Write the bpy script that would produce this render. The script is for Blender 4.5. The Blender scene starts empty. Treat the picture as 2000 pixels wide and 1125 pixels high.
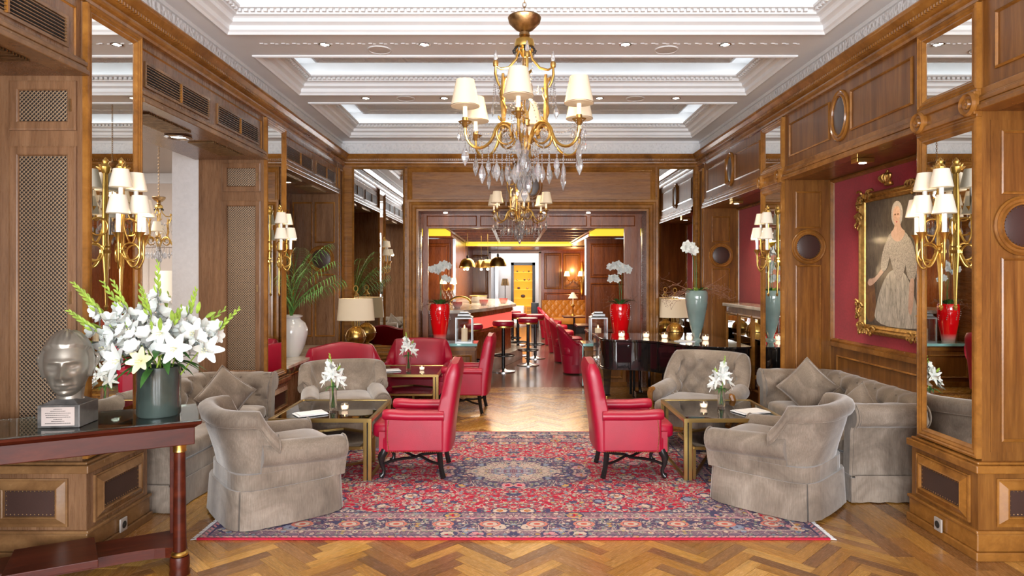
import bpy, bmesh, math, random
from mathutils import Vector, Matrix
from math import sin, cos, pi, radians as R, sqrt, atan2
C = bpy.context.scene.collection
SC = bpy.context.scene
rnd = random.Random(7)
# ---------------------------------------------------------------- camera, world, exposure, large lights
cam = bpy.data.cameras.new('camera'); co = bpy.data.objects.new('camera', cam); C.objects.link(co)
cam.lens = 23.4; cam.sensor_width = 36; cam.shift_x = -0.0015; cam.shift_y = -0.01225
cam.clip_start = 0.05; cam.clip_end = 80
co.location = (0, 0, 1.6); co.rotation_euler = (pi/2, 0, 0)
SC.camera = co
SC.view_settings.view_transform = 'Standard'; SC.view_settings.look = 'None'
SC.view_settings.gamma = 1.0; SC.view_settings.use_curve_mapping = False
SC.view_settings.exposure = 0.86
try:
    SC.cycles.max_bounces = 7; SC.cycles.diffuse_bounces = 3; SC.cycles.glossy_bounces = 4
    SC.cycles.transmission_bounces = 6; SC.cycles.transparent_max_bounces = 10
    SC.cycles.caustics_reflective = False; SC.cycles.caustics_refractive = False
    SC.cycles.sample_clamp_indirect = 3.0
except Exception: pass
w = bpy.data.worlds.new('world'); SC.world = w; w.use_nodes = True
w.node_tree.nodes['Background'].inputs[0].default_value = (0.85, 0.92, 1.0, 1)
w.node_tree.nodes['Background'].inputs[1].default_value = 1.0
def area(name, loc, rot, sx, sy, power, col=(1,1,1), spread=None):
    l = bpy.data.lights.new(name, 'AREA'); l.shape = 'RECTANGLE'; l.size = sx; l.size_y = sy
    l.energy = power; l.color = col
    if spread: l.spread = spread
    o = bpy.data.objects.new(name, l); C.objects.link(o); o.location = loc; o.rotation_euler = rot; return o
def point(name, loc, power, col, r=0.05):
    l = bpy.data.lights.new(name, 'POINT'); l.energy = power; l.color = col; l.shadow_soft_size = r
    o = bpy.data.objects.new(name, l); C.objects.link(o); o.location = loc; return o
def spot(name, loc, power, col=(1,.86,.68), ang=100, blend=.8, r=.03):
    l = bpy.data.lights.new(name, 'SPOT'); l.energy = power; l.color = col; l.spot_size = R(ang); l.spot_blend = blend; l.shadow_soft_size = r
    o = bpy.data.objects.new(name, l); C.objects.link(o); o.location = loc; return o
DAY = (0.93, 0.96, 1.0)
for i, x in enumerate((-1.6, 0.1, 1.8)):       # daylight through the three tall windows behind the camera
    area('window_daylight', (x, -2.9, 1.75), (-pi/2, 0, pi), 1.2, 2.5, 150, DAY)
area('left_room_fill', (-6.0, 6.5, 3.2), (0, 0, 0), 3.0, 3.0, 170, (1, .95, .9))  # overhead fill added to brighten the side room, not light from a window
area('bar_room_fill', (0.3, 15.0, 2.40), (0, 0, 0), 2.4, 5.0, 150, (1, .84, .66))  # broad fill panel added to brighten the bar room; no such fixture there
area('passage_light', (0.6, 22.5, 2.9), (0, 0, 0), 2.0, 2.0, 70, (1, .95, .9))

# ---------------------------------------------------------------- mesh builder
class MB:
    def __init__(s): s.v = []; s.f = []; s.sm = []; s.M = None; s.uv = None; s.col = None
    def add(s, vs, fs, smooth=False):
        n = len(s.v)
        if s.M is not None:
            vs = [s.M @ Vector(p) for p in vs]
            if s.M.determinant() < 0: fs = [tuple(reversed(f)) for f in fs]
        s.v += [tuple(p) for p in vs]
        s.f += [tuple(i+n for i in f) for f in fs]
        s.sm += [smooth]*len(fs)
        return s
    def box(s, x0, y0, z0, x1, y1, z1):
        x0, x1 = min(x0,x1), max(x0,x1); y0, y1 = min(y0,y1), max(y0,y1); z0, z1 = min(z0,z1), max(z0,z1)
        return s.add([(x0,y0,z0),(x1,y0,z0),(x1,y1,z0),(x0,y1,z0),(x0,y0,z1),(x1,y0,z1),(x1,y1,z1),(x0,y1,z1)],
              [(0,3,2,1),(4,5,6,7),(0,1,5,4),(1,2,6,5),(2,3,7,6),(3,0,4,7)])
    def cb(s, x, y, z, sx, sy, sz): return s.box(x-sx/2, y-sy/2, z, x+sx/2, y+sy/2, z+sz)
    def bar(s, p, q, wd, ht):
        p, q = Vector(p), Vector(q); d = (q-p); L = d.length; d.normalize()
        up = Vector((0,0,1)) if abs(d.z) < .95 else Vector((1,0,0))
        a = d.cross(up).normalized()*wd/2; b = a.cross(d).normalized()*ht/2
        vs = [p-a-b, p+a-b, p+a+b, p-a+b, q-a-b, q+a-b, q+a+b, q-a+b]
        return s.add(vs, [(0,1,2,3),(7,6,5,4),(0,4,5,1),(1,5,6,2),(2,6,7,3),(3,7,4,0)])
    def loft(s, secs, closed=True, cap=True, smooth=True, loop=False):
        n = len(secs[0]); vs = [p for q in secs for p in q]; fs = []
        m = len(secs)
        for i in range(m if loop else m-1):
            j = (i+1) % m
            for k in range(n if closed else n-1):
                l = (k+1) % n
                fs.append((i*n+k, i*n+l, j*n+l, j*n+k))
        s.add(vs, fs, smooth)
        if cap and closed and not loop:
            s.add(secs[0], [tuple(reversed(range(n)))]); s.add(secs[-1], [tuple(range(n))])
        return s
    def lathe(s, prof, x=0, y=0, z=0, seg=20, smooth=True, sx=1, sy=1, sq=None):
        secs = []
        for r, h in prof:
            ring = []
            for k in range(seg):
                a = 2*pi*k/seg; c, t = cos(a), sin(a)
                if sq: c = math.copysign(abs(c)**sq, c); t = math.copysign(abs(t)**sq, t)
                ring.append((x+r*c*sx, y+r*t*sy, z+h))
            secs.append(ring)
        return s.loft(secs, smooth=smooth)
    def tube(s, pts, r, seg=8, closed=False, flat=1.0):
        pts = [Vector(p) for p in pts]; n = len(pts)
        rs = r if isinstance(r, (list, tuple)) else [r]*n
        secs = []; ref = None
        for i, p in enumerate(pts):
            a = pts[(i-1) % n] if (closed or i > 0) else p; b = pts[(i+1) % n] if (closed or i < n-1) else p
            t = (b-a)
            t = t.normalized() if t.length > 1e-9 else Vector((0,0,1))
            if ref is None: ref = Vector((0,0,1)) if abs(t.z) < .9 else Vector((1,0,0))
            u = (ref - t*ref.dot(t))
            u = u.normalized() if u.length > 1e-6 else t.orthogonal().normalized()
            ref = u; v = t.cross(u)
            secs.append([p + (u*cos(2*pi*k/seg)*flat + v*sin(2*pi*k/seg))*rs[i] for k in range(seg)])
        return s.loft(secs, loop=closed, cap=not closed)
    def prism(s, poly, z0, z1, smooth=False):
        a = [(x,y,z0) for x,y in poly]; b = [(x,y,z1) for x,y in poly]; n = len(poly)
        s.add(a+b, [(k,(k+1)%n,n+(k+1)%n,n+k) for k in range(n)], smooth)
        s.add(a, [tuple(reversed(range(n)))]); s.add(b, [tuple(range(n))]); return s
    def soft(s, x, y, z, sx, sy, sz, e=.35, e2=None, nu=24, nv=12, dent=None):
        """superellipsoid cushion centred x,y with its base at z"""
        e2 = e2 or e; pw = lambda c, q: math.copysign(abs(c)**q, c)
        secs = []
        for i in range(nv+1):
            ph = -pi/2 + pi*i/nv; cz, szn = pw(cos(ph), e), pw(sin(ph), e)
            ring = []
            for k in range(nu):
                a = 2*pi*k/nu
                ring.append((x+sx/2*cz*pw(cos(a), e2), y+sy/2*cz*pw(sin(a), e2), z+sz/2+sz/2*szn))
            secs.append(ring)
        return s.loft(secs, cap=False)
    def ball(s, x, y, z, r, nu=12, nv=8, sz=1):
        return s.lathe([(max(r*sin(pi*i/nv), 1e-4), -r*sz*cos(pi*i/nv)) for i in range(nv+1)], x, y, z, nu)
    def frame(s, o, u, v, w, h, prof, fill=False, n=None):
        """mitred moulding on a plane; prof = (inset, proud) pairs; fill closes the middle"""
        o, u, v = Vector(o), Vector(u).normalized(), Vector(v).normalized()
        n = Vector(n) if n is not None else u.cross(v)
        rings = []
        for i, p in prof:
            rings.append([o+u*i+v*i+n*p, o+u*(w-i)+v*i+n*p, o+u*(w-i)+v*(h-i)+n*p, o+u*i+v*(h-i)+n*p])
        s.loft(rings, cap=False, smooth=False)
        if fill: s.add(rings[-1], [(0,1,2,3)])
        return s
    def build(s, name, mat, parent=None, label=None, kind=None, ang=38, recalc=True, bevel=0, sub=0):
        me = bpy.data.meshes.new(name); me.from_pydata(s.v, [], s.f)
        me.polygons.foreach_set('use_smooth', s.sm)
        if recalc and len(s.v) < 60000:
            bm = bmesh.new(); bm.from_mesh(me)
            if s.col is None: bmesh.ops.remove_doubles(bm, verts=bm.verts, dist=1e-5)
            bmesh.ops.recalc_face_normals(bm, faces=bm.faces); bm.to_mesh(me); bm.free()
        if s.col is not None:
            at = me.color_attributes.new('tint', 'FLOAT_COLOR', 'CORNER'); cc = []
            for p, c in zip(me.polygons, s.col): cc += [c[0], c[1], c[2], 1.0]*p.loop_total
            at.data.foreach_set('color', cc)
        if s.uv is not None:
            ul = me.uv_layers.new(name='UVMap'); uu = []
            for l in me.loops: uu += s.uv[l.vertex_index]
            ul.data.foreach_set('uv', uu)
        if any(s.sm): me.set_sharp_from_angle(angle=R(ang))
        me.materials.append(mat)
        o = bpy.data.objects.new(name, me); C.objects.link(o)
        if parent is not None: o.parent = parent
        if label: o['label'] = label
        if kind: o['kind'] = kind
        if bevel:
            b = o.modifiers.new('bevel', 'BEVEL'); b.width = bevel; b.segments = 2; b.limit_method = 'ANGLE'; b.angle_limit = R(40)
        return o
def thing(name, label, cat, loc=(0,0,0), rz=0, group=None, scale=1):
    o = bpy.data.objects.new(name, None); C.objects.link(o); o.location = loc; o.rotation_euler = (0,0,rz)
    o.empty_display_size = .1
    if scale != 1: o.scale = (scale,)*3
    o['label'] = label; o['category'] = cat
    if group: o['group'] = group
    return o
def tag(o, label, cat, group=None, kind=None):
    o['label'] = label; o['category'] = cat
    if group: o['group'] = group
    if kind: o['kind'] = kind
    return o
def struct(o, label=None, cat=None):
    o['kind'] = 'structure'
    if label: o['label'] = label
    if cat: o['category'] = cat
    return o
KIDS = {}
def dup(root, loc, rz, label, group=None, scale=None):
    kids = {}
    for o in C.objects:
        if o.parent: kids.setdefault(o.parent.name, []).append(o)
    def cp(o, parent):
        c = o.copy(); C.objects.link(c); c.parent = parent
        for ch in kids.get(o.name, []): cp(ch, c)
        return c
    c = cp(root, None); c.location = loc; c.rotation_euler = (0,0,rz); c['label'] = label
    if group: c['group'] = group
    if scale: c.scale = (scale,)*3 if not isinstance(scale, tuple) else scale
    return c
def inst(me_obj, name, parent, loc, rot=(0,0,0), scale=1, mat=None):
    o = bpy.data.objects.new(name, me_obj.data); C.objects.link(o); o.parent = parent
    o.location = loc; o.rotation_euler = rot; o.scale = (scale,)*3 if not isinstance(scale, tuple) else scale
    return o
def bez(p0, p1, p2, p3, n=12):
    p0, p1, p2, p3 = map(Vector, (p0, p1, p2, p3))
    return [(1-t)**3*p0+3*(1-t)**2*t*p1+3*(1-t)*t*t*p2+t**3*p3 for t in [i/n for i in range(n+1)]]

# ---------------------------------------------------------------- materials
class NT:
    def __init__(s, name):
        s.m = bpy.data.materials.new(name); s.m.use_nodes = True; s.t = s.m.node_tree; s.b = s.t.nodes['Principled BSDF']
    def n(s, typ, **kw):
        nd = s.t.nodes.new(typ)
        for k, v in kw.items(): setattr(nd, k, v)
        return nd
    def l(s, a, b): s.t.links.new(a, b)
    def val(s, sock, v):
        if isinstance(v, (int, float)): sock.default_value = v
        elif isinstance(v, (tuple, list)): sock.default_value = v if len(v) == len(sock.default_value) else (*v, 1)
        else: s.l(v, sock)
    def math(s, op, a, b=0.0, c=None, clamp=False):
        nd = s.n('ShaderNodeMath', operation=op, use_clamp=clamp); s.val(nd.inputs[0], a); s.val(nd.inputs[1], b)
        if c is not None: s.val(nd.inputs[2], c)
        return nd.outputs[0]
    def mix(s, f, a, b, blend='MIX'):
        nd = s.n('ShaderNodeMix', data_type='RGBA', blend_type=blend); s.val(nd.inputs[0], f); s.val(nd.inputs[6], a); s.val(nd.inputs[7], b)
        return nd.outputs[2]
    def coord(s, kind='Object', scale=(1,1,1), rot=(0,0,0)):
        tc = s.n('ShaderNodeTexCoord'); mp = s.n('ShaderNodeMapping'); s.l(tc.outputs[kind], mp.inputs[0])
        mp.inputs['Scale'].default_value = scale; mp.inputs['Rotation'].default_value = rot; return mp.outputs[0]
    def noise(s, vec, scale=5, detail=4, rough=.5, dist=0):
        nd = s.n('ShaderNodeTexNoise'); s.l(vec, nd.inputs['Vector']); nd.inputs['Scale'].default_value = scale
        nd.inputs['Detail'].default_value = detail; nd.inputs['Roughness'].default_value = rough; nd.inputs['Distortion'].default_value = dist
        return nd.outputs[0]
    def ramp(s, f, stops, interp='LINEAR'):
        nd = s.n('ShaderNodeValToRGB'); nd.color_ramp.interpolation = interp; e = nd.color_ramp.elements
        while len(e) < len(stops): e.new(.5)
        for i, (p, c) in enumerate(stops): e[i].position = p; e[i].color = (*c, 1) if len(c) == 3 else c
        s.l(f, nd.inputs[0]); return nd.outputs[0]
    def bump(s, h, strength=.3, dist=.01):
        nd = s.n('ShaderNodeBump'); nd.inputs['Strength'].default_value = strength; nd.inputs['Distance'].default_value = dist
        s.l(h, nd.inputs['Height']); s.l(nd.outputs[0], s.b.inputs['Normal'])
    def set(s, **kw):
        names = dict(base='Base Color', rough='Roughness', metal='Metallic', ior='IOR', trans='Transmission Weight', coat='Coat Weight',
                     coatr='Coat Roughness', sheen='Sheen Weight', sheenr='Sheen Roughness', em='Emission Color', ems='Emission Strength', spec='Specular IOR Level', alpha='Alpha', sss='Subsurface Weight')
        for k, v in kw.items(): s.val(s.b.inputs[names[k]], v)
        return s
def plain(name, col, rough=.5, metal=0, var=.12, scale=6, bump=0, bscale=60, **kw):
    t = NT(name); v = t.coord()
    n = t.noise(v, scale, 3)
    d = tuple(max(0, c*(1-var)) for c in col); u = tuple(min(1, c*(1+var)) for c in col)
    t.set(base=t.ramp(n, [(.3, d), (.7, u)]), rough=rough, metal=metal, **kw)
    if bump: t.bump(t.noise(v, bscale, 4), bump, .005)
    return t.m
def wood(name, dark, mid, light, stretch=(9, 9, .7), rough=.28, coat=.3, rot=(0,0,0), sc=1.0):
    t = NT(name); v = t.coord('Object', tuple(k*sc for k in stretch), rot)
    n1 = t.noise(v, 1.6, 6, .6, .6); n2 = t.noise(v, 12, 3, .7, .2)
    f = t.math('ADD', t.math('MULTIPLY', n1, .75), t.math('MULTIPLY', n2, .25))
    v2 = t.coord('Object', (1, 1, 1)); n3 = t.noise(v2, 1.3, 2)
    base = t.ramp(f, [(.3, dark), (.5, mid), (.72, light)])
    base = t.mix(t.math('MULTIPLY', t.math('SUBTRACT', n3, .35, clamp=True), .9), base, tuple(c*.8 for c in mid))
    t.set(base=base, rough=t.math('ADD', t.math('MULTIPLY', n2, .12), rough-.06), coat=coat, coatr=.12, spec=.25 if name == 'mahogany' else .35)
    t.bump(n2, .05, .002); return t.m
M = {}
M['wood'] = wood('walnut_panelling', (.085,.030,.007), (.20,.078,.016), (.34,.15,.033), coat=.15, rough=.34)
M['woodh'] = wood('walnut_horizontal', (.10,.036,.008), (.25,.098,.019), (.41,.18,.038), coat=.15, stretch=(.7, .7, 10))
M['woodm'] = wood('walnut_moulding', (.11,.040,.009), (.27,.110,.021), (.44,.20,.042), stretch=(2, 2, 2), rough=.25, coat=.2)
M['woodl'] = wood('left_walnut', (.105,.050,.024), (.20,.102,.050), (.31,.17,.088), coat=.15)
M['woodml'] = wood('left_walnut_moulding', (.10,.046,.018), (.20,.10,.040), (.34,.185,.075), stretch=(2, 2, 2), rough=.25, coat=.2)
M['mahog'] = wood('mahogany', (.022,.004,.002), (.065,.010,.004), (.13,.026,.009), stretch=(1.2, 8, 8), rough=.34, coat=.0)
M['dwood'] = wood('bar_wood', (.11,.026,.006), (.23,.062,.012), (.36,.11,.02), coat=.15)
M['brass'] = plain('brass', (.66,.43,.12), .3, 1, .1)
M['gold'] = plain('gilt', (.50,.31,.10), .42, 1, .3, 30, .4, 80)
M['oldbrass'] = plain('bronze_gilt', (.42,.27,.13), .36, 1, .3, 25, .2, 60)
M['tbrass'] = plain('satin_table_brass', (.50,.34,.12), .3, 1, .08)
M['chrome'] = plain('chrome', (.62,.63,.65), .22, 1, .03)
M['white'] = plain('white_plaster', (.78,.79,.80), .6, 0, .03, 3)
M['beige'] = plain('beige_wall', (.66,.57,.50), .7, 0, .05, 3)
M['greyw'] = plain('grey_plaster', (.66,.67,.70), .7, 0, .04, 30, .4, 90)
M['black'] = plain('piano_lacquer', (.006,.006,.007), .07, 0, .1, coat=1.0)
M['blackw'] = plain('black_wood', (.012,.011,.011), .25, 0, .3)
M['dark'] = plain('dark_void', (.012,.010,.009), .6)
M['ceramic'] = plain('white_ceramic', (.80,.80,.78), .12, 0, .02, coat=.6)
M['candle'] = plain('candle_wax', (.85,.78,.66), .5, 0, .02, em=(1,.7,.4), ems=.25)
M['paper'] = plain('paper', (.85,.85,.86), .6, 0, .02)
M['leafd'] = plain('leaf_green', (.05,.15,.03), .45, 0, .5, 12)
M['leafl'] = plain('bud_green', (.30,.44,.06), .45, 0, .35, 25)
M['petal'] = plain('white_petal', (.72,.73,.69), .5, 0, .08, 20, sss=.1)
M['lily'] = plain('cream_lily', (.80,.76,.45), .5, 0, .15, 30)
M['twig'] = plain('twig', (.22,.10,.06), .7, 0, .3, 40)
M['marble'] = plain('marble', (.62,.55,.45), .2, 0, .25, 5, coat=.3)
M['plastic'] = plain('outlet_plastic', (.35,.31,.28), .4)
M['clay'] = plain('lamp_shade_inner', (.9,.8,.6), .6)
def leather(name, c, rough=.34):
    t = NT(name); v = t.coord(); vo = t.n('ShaderNodeTexVoronoi'); t.l(v, vo.inputs['Vector']); vo.inputs['Scale'].default_value = 160
    n = t.noise(v, 4, 3); t.set(base=t.ramp(n, [(.3, tuple(k*.85 for k in c)), (.7, tuple(min(1,k*1.12) for k in c))]), rough=rough, coat=.15, coatr=.3)
    t.bump(vo.outputs[0], .12, .002); return t.m
M['red'] = leather('red_leather', (.37,.002,.026), .40)
M['brownl'] = leather('brown_leather', (.055,.028,.022), .4)
M['greyl'] = leather('grey_leather', (.10,.085,.085), .35)
M['yellowl'] = leather('orange_leather', (.72,.30,.04))
def velvet():
    t = NT('grey_velvet'); v = t.coord('Object', (1,1,1)); vs = t.coord('Object', (140, 140, 9))
    a = t.noise(v, 3.5, 4, .6, .8); b = t.noise(vs, 1.2, 3, .7)
    f = t.math('ADD', t.math('MULTIPLY', a, .70), t.math('MULTIPLY', b, .30))
    t.set(base=t.ramp(f, [(.30, (.12,.092,.070)), (.5, (.225,.178,.138)), (.68, (.36,.295,.235))]), rough=.8, sheen=.6, sheenr=.35, spec=.2)
    t.bump(b, .25, .004); return t.m
M['velvet'] = velvet()
def glass(name, col=(1,1,1), rough=0.0, ior=1.45, mixt=0.0):
    t = NT(name); t.set(base=col, rough=rough, trans=1.0, ior=ior)
    if mixt > 0:
        tr = t.n('ShaderNodeBsdfTransparent'); tr.inputs[0].default_value = (*col, 1)
        mx = t.n('ShaderNodeMixShader'); mx.inputs[0].default_value = mixt
        t.l(t.b.outputs[0], mx.inputs[1]); t.l(tr.outputs[0], mx.inputs[2]); t.l(mx.outputs[0], t.t.nodes['Material Output'].inputs[0])
    return t.m
M['glass'] = glass('clear_glass', (1,1,1), 0, 1.35, .55)
M['crystal'] = glass('crystal', (.97,.98,1), 0.0, 1.6, .10); M['crystal'].node_tree.nodes['Principled BSDF'].inputs['Transmission Weight'].default_value = .85
M['teal'] = plain('teal_glass_top', (.30,.62,.62), .06, 0, .1, coat=1)
M['greenglass'] = plain('dark_green_glass', (.040,.055,.048), .18, 0, .4, 5, coat=.4)
def tabletop():
    t = NT('smoked_table_glass'); t.set(base=(.02,.02,.02), rough=.02, spec=1.0)
    tr = t.n('ShaderNodeBsdfTransparent'); tr.inputs[0].default_value = (.60,.60,.58,1)
    fr = t.n('ShaderNodeFresnel'); fr.inputs[0].default_value = 2.2
    gl = t.n('ShaderNodeBsdfGlossy'); gl.inputs['Roughness'].default_value = .015; gl.inputs[0].default_value = (.95,.95,.95,1)
    mx = t.n('ShaderNodeMixShader'); t.l(fr.outputs[0], mx.inputs[0]); t.l(tr.outputs[0], mx.inputs[1]); t.l(gl.outputs[0], mx.inputs[2])
    t.l(mx.outputs[0], t.t.nodes['Material Output'].inputs[0]); return t.m
M['tglass'] = tabletop()
def mirror():
    t = NT('mirror'); t.set(base=(.86,.87,.85), rough=.0, metal=1.0); return t.m
M['mirror'] = mirror()
def glow(name, col, e, st):
    t = NT(name); t.set(base=col, rough=.7, em=e, ems=st); return t.m
M['shade'] = glow('lit_fabric_shade', (.62,.53,.40), (1,.70,.40), .10)
M['shadew'] = glow('lit_white_shade', (.72,.66,.56), (1,.80,.55), .10)
M['bulb'] = glow('bulb', (1,.9,.7), (1,.80,.5), 5)
M['cove'] = glow('cove_light', (1,1,1), (.94,.97,1), 2.1)
M['spotlit'] = glow('downlight_lens', (1,1,1), (1,.93,.8), 18)
M['flame'] = glow('flame', (1,.7,.3), (1,.62,.22), 9)
M['yglow'] = glow('yellow_cove', (.75,.55,.04), (1,.72,.05), .55)
M['rglow'] = glow('red_lit_panel', (.80,.12,.10), (1,.14,.10), .45)
M['oglow'] = glow('amber_lit_cabinet', (.8,.4,.05), (1,.42,.04), .45)
def redvase():
    t = NT('red_glass_vase'); tc = t.n('ShaderNodeTexCoord'); sp = t.n('ShaderNodeSeparateXYZ'); t.l(tc.outputs['Object'], sp.inputs[0])
    f = t.math('MULTIPLY', sp.outputs[2], 8.0, clamp=True)
    t.set(base=t.mix(f, (.75,.55,.50), (.80,.004,.008)), rough=.06, coat=1.0, em=(1,0,0), ems=.0); return t.m
M['redvase'] = redvase()
M['tealvase'] = plain('grey_green_vase', (.20,.28,.26), .12, 0, .2, 4, coat=.8)
M['bronze'] = plain('silvered_bronze', (.27,.245,.205), .40, .6, .15, 9, coat=.3)
M['stone'] = plain('dark_stone', (.09,.085,.08), .3, 0, .5, 14)
def redwall():
    t = NT('red_damask'); v = t.coord('Object', (1, 1, 1)); n = t.noise(v, 60, 3); m = t.noise(v, 3, 2)
    t.set(base=t.ramp(t.math('ADD', t.math('MULTIPLY', n, .5), t.math('MULTIPLY', m, .5)), [(.35, (.33,.010,.025)), (.65, (.47,.02,.045))]), rough=.6, sheen=.2); return t.m
M['redwall'] = redwall()
def plaster_relief():
    t = NT('relief_plaster'); v = t.coord(); a = t.noise(v, 9, 5, .6, 1.5)
    t.set(base=(.66,.67,.68), rough=.65); t.bump(a, .8, .04); return t.m
M['relief'] = plaster_relief()
def frieze():
    t = NT('lace_frieze_plaster'); v = t.coord('Object', (1,1,1)); vo = t.n('ShaderNodeTexVoronoi'); t.l(v, vo.inputs['Vector']); vo.inputs['Scale'].default_value = 30
    t.set(base=t.ramp(vo.outputs[0], [(.1, (.69,.69,.70)), (.5, (.78,.78,.79))]), rough=.7); t.bump(vo.outputs[0], .5, .02); return t.m
M['frieze'] = frieze()
def grille():
    t = NT('woven_metal_grille')
    def wv(rot):
        v = t.coord('Object', (1,1,1)); mp = t.n('ShaderNodeMapping'); t.l(v, mp.inputs[0]); mp.inputs['Rotation'].default_value = (0, rot, 0)
        sp = t.n('ShaderNodeSeparateXYZ'); t.l(mp.outputs[0], sp.inputs[0])
        return t.math('ABSOLUTE', t.math('SINE', t.math('MULTIPLY', sp.outputs[0], 190.0)))
    a, b = wv(R(45)), wv(R(-45)); h = t.math('MULTIPLY', a, b)
    hole = t.math('GREATER_THAN', h, .42)
    t.set(base=t.mix(hole, (.34,.23,.14), (.012,.009,.008)), rough=.45, metal=t.math('MULTIPLY', t.math('SUBTRACT', 1.0, hole), .55)); t.bump(t.math('SUBTRACT', 1.0, h), .6, .004); return t.m
M['grille'] = grille()
def plankm():
    t = NT('parquet_oak'); at = t.n('ShaderNodeAttribute', attribute_name='tint'); uv = t.coord('UV', (2.2, 26, 1))
    n = t.noise(uv, 1.5, 6, .65, 1.2); n2 = t.noise(uv, 9, 3, .6)
    g = t.ramp(t.math('ADD', t.math('MULTIPLY', n, .7), t.math('MULTIPLY', n2, .3)), [(.32, (.50,.46,.40)), (.5, (.92,.90,.88)), (.7, (1.25,1.2,1.1))])
    t.set(base=t.mix(1.0, at.outputs[0], g, 'MULTIPLY'), rough=t.math('ADD', t.math('MULTIPLY', n2, .2), .16), coat=.25, coatr=.15); t.bump(n2, .06, .002); return t.m
M['plank'] = plankm()
# ================================================================ the room
XL, XR, YB, ZC = -2.43, 2.64, 9.53, 3.52      # wall faces, back wall, ceiling
PIL = [(-1.71, -1.15), (1.03, 1.59), (3.77, 4.33), (6.51, 7.07), (9.25, 9.53)]
# ---- floor: dark bed, herringbone planks, border boards
f = struct(MB().box(-9.5, -3.1, -.08, 3.2, 9.53, -.014).build('floor', M['dark'] if False else plain('floor_bed', (.16,.085,.03), .3)), 'oak herringbone parquet floor of the lounge')
def clip(poly, axis, lim, keep_less):
    out = []
    for i in range(len(poly)):
        a, b = poly[i], poly[(i+1) % len(poly)]
        ia = (a[axis] <= lim) == keep_less; ib = (b[axis] <= lim) == keep_less
        if ia: out.append(a)
        if ia != ib:
            t = (lim-a[axis])/(b[axis]-a[axis]); out.append((a[0]+t*(b[0]-a[0]), a[1]+t*(b[1]-a[1])))
    return out
TINTS = [(.40,.195,.045), (.50,.26,.062), (.31,.14,.035), (.60,.33,.085), (.22,.10,.033), (.44,.21,.04), (.54,.28,.06), (.34,.165,.055)]
planks = []
W_, L_ = .078, .39; rt = sqrt(.5)
def tow(a, b): return ((a-b)*rt, (a+b)*rt)
for k in range(-160, 180):
    for m in range(-16, 17):
        ox, oy = k*W_+m*L_, k*W_-m*L_
        for (x0, y0, x1, y1, hv) in ((ox, oy, ox+L_, oy+W_, 0), (ox, oy+W_, ox+W_, oy+W_+L_, 1)):
            cx, cy = tow((x0+x1)/2, (y0+y1)/2)
            if not (-2.45 < cx < 2.6 and -3.3 < cy < 9.2): continue
            g = .0008
            poly = [tow(x0+g, y0+g), tow(x1-g, y0+g), tow(x1-g, y1-g), tow(x0+g, y1-g)]
            for ax, lim, less in ((0, 2.16, True), (0, -2.05, False), (1, 8.86, True), (1, -3.0, False)): 
                if poly: poly = clip(poly, ax, lim, less)
            if len(poly) >= 3: planks.append((poly, cx, cy, hv))
def tint(): 
    c = rnd.choice(TINTS); k = rnd.uniform(.85, 1.15); return tuple(v*k for v in c)
def plank_add(mb, poly, hv, z=0.0, along=None):
    a = R(45) if hv == 0 else R(135)
    if along is not None: a = along
    ou, ov = rnd.uniform(0, 40), rnd.uniform(0, 40); n = len(poly); z += rnd.uniform(-.0006, .0006)
    base = len(mb.v)
    mb.add([(x, y, z-.012) for x, y in poly]+[(x, y, z) for x, y in poly], [(i, (i+1)%n, n+(i+1)%n, n+i) for i in range(n)]+[tuple(range(n, 2*n))])
    mb.uv += [(x*cos(a)+y*sin(a)+ou, -x*sin(a)+y*cos(a)+ov) for x, y in poly]*2
    t = tint(); mb.col += [t]*(n+1)
def under(cx, cy):
    return (-1.9 < cx < 1.9 and 4.1 < cy < 6.7)
def inview(cx, cy): return cy > 3.4 and abs(cx)/max(cy, .1) < .80
singles = sorted([p for p in planks if inview(p[1], p[2]) and not under(p[1], p[2])], key=lambda p: p[2])[:300]
ids = set(id(p) for p in singles)
far = MB(); far.uv = []; far.col = []
for p in planks:
    if id(p) in ids:
        mb = MB(); mb.uv = []; mb.col = []; plank_add(mb, p[0], p[3]); mb.build('plank', M['plank'], f, recalc=False)
    else: plank_add(far, p[0], p[3])
far.build('plank_field', M['plank'], f, kind='stuff', recalc=False)
def boards(x0, x1, y0, y1, nw, ln, along_y=True, sep=False):
    bb = MB(); bb.uv = []; bb.col = []
    wd = ((x1-x0) if along_y else (y1-y0))/nw
    for i in range(nw):
        p = (y0 if along_y else x0) - rnd.uniform(0, ln); end = y1 if along_y else x1
        while p < end:
            a, b = max(p, y0 if along_y else x0), min(p+ln, end); p += ln
            if b <= a: continue
            if along_y: q = [(x0+i*wd+.0006, a), (x0+(i+1)*wd-.0006, a), (x0+(i+1)*wd-.0006, b-.001), (x0+i*wd+.0006, b-.001)]
            else: q = [(a, y0+i*wd+.0006), (b-.001, y0+i*wd+.0006), (b-.001, y0+(i+1)*wd-.0006), (a, y0+(i+1)*wd-.0006)]
            if sep:
                s1 = MB(); s1.uv = []; s1.col = []; plank_add(s1, q, 0, along=R(90) if along_y else 0); s1.build('board', M['plank'], f, recalc=False)
            else: plank_add(bb, q, 0, along=R(90) if along_y else 0)
    if bb.v: bb.build('border_board', M['plank'], f, kind='stuff', recalc=False)
boards(2.16, 3.2, 3.3, 8.86, 9, 1.3, sep=True); boards(-3.2, -2.05, 3.3, 8.86, 10, 1.3, sep=True)
boards(2.16, 3.2, -3.0, 3.3, 9, 1.3); boards(-3.2, -2.05, -3.0, 3.3, 10, 1.3)
boards(-3.2, 3.2, 8.86, 9.53, 6, .9, along_y=False, sep=True)

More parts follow.
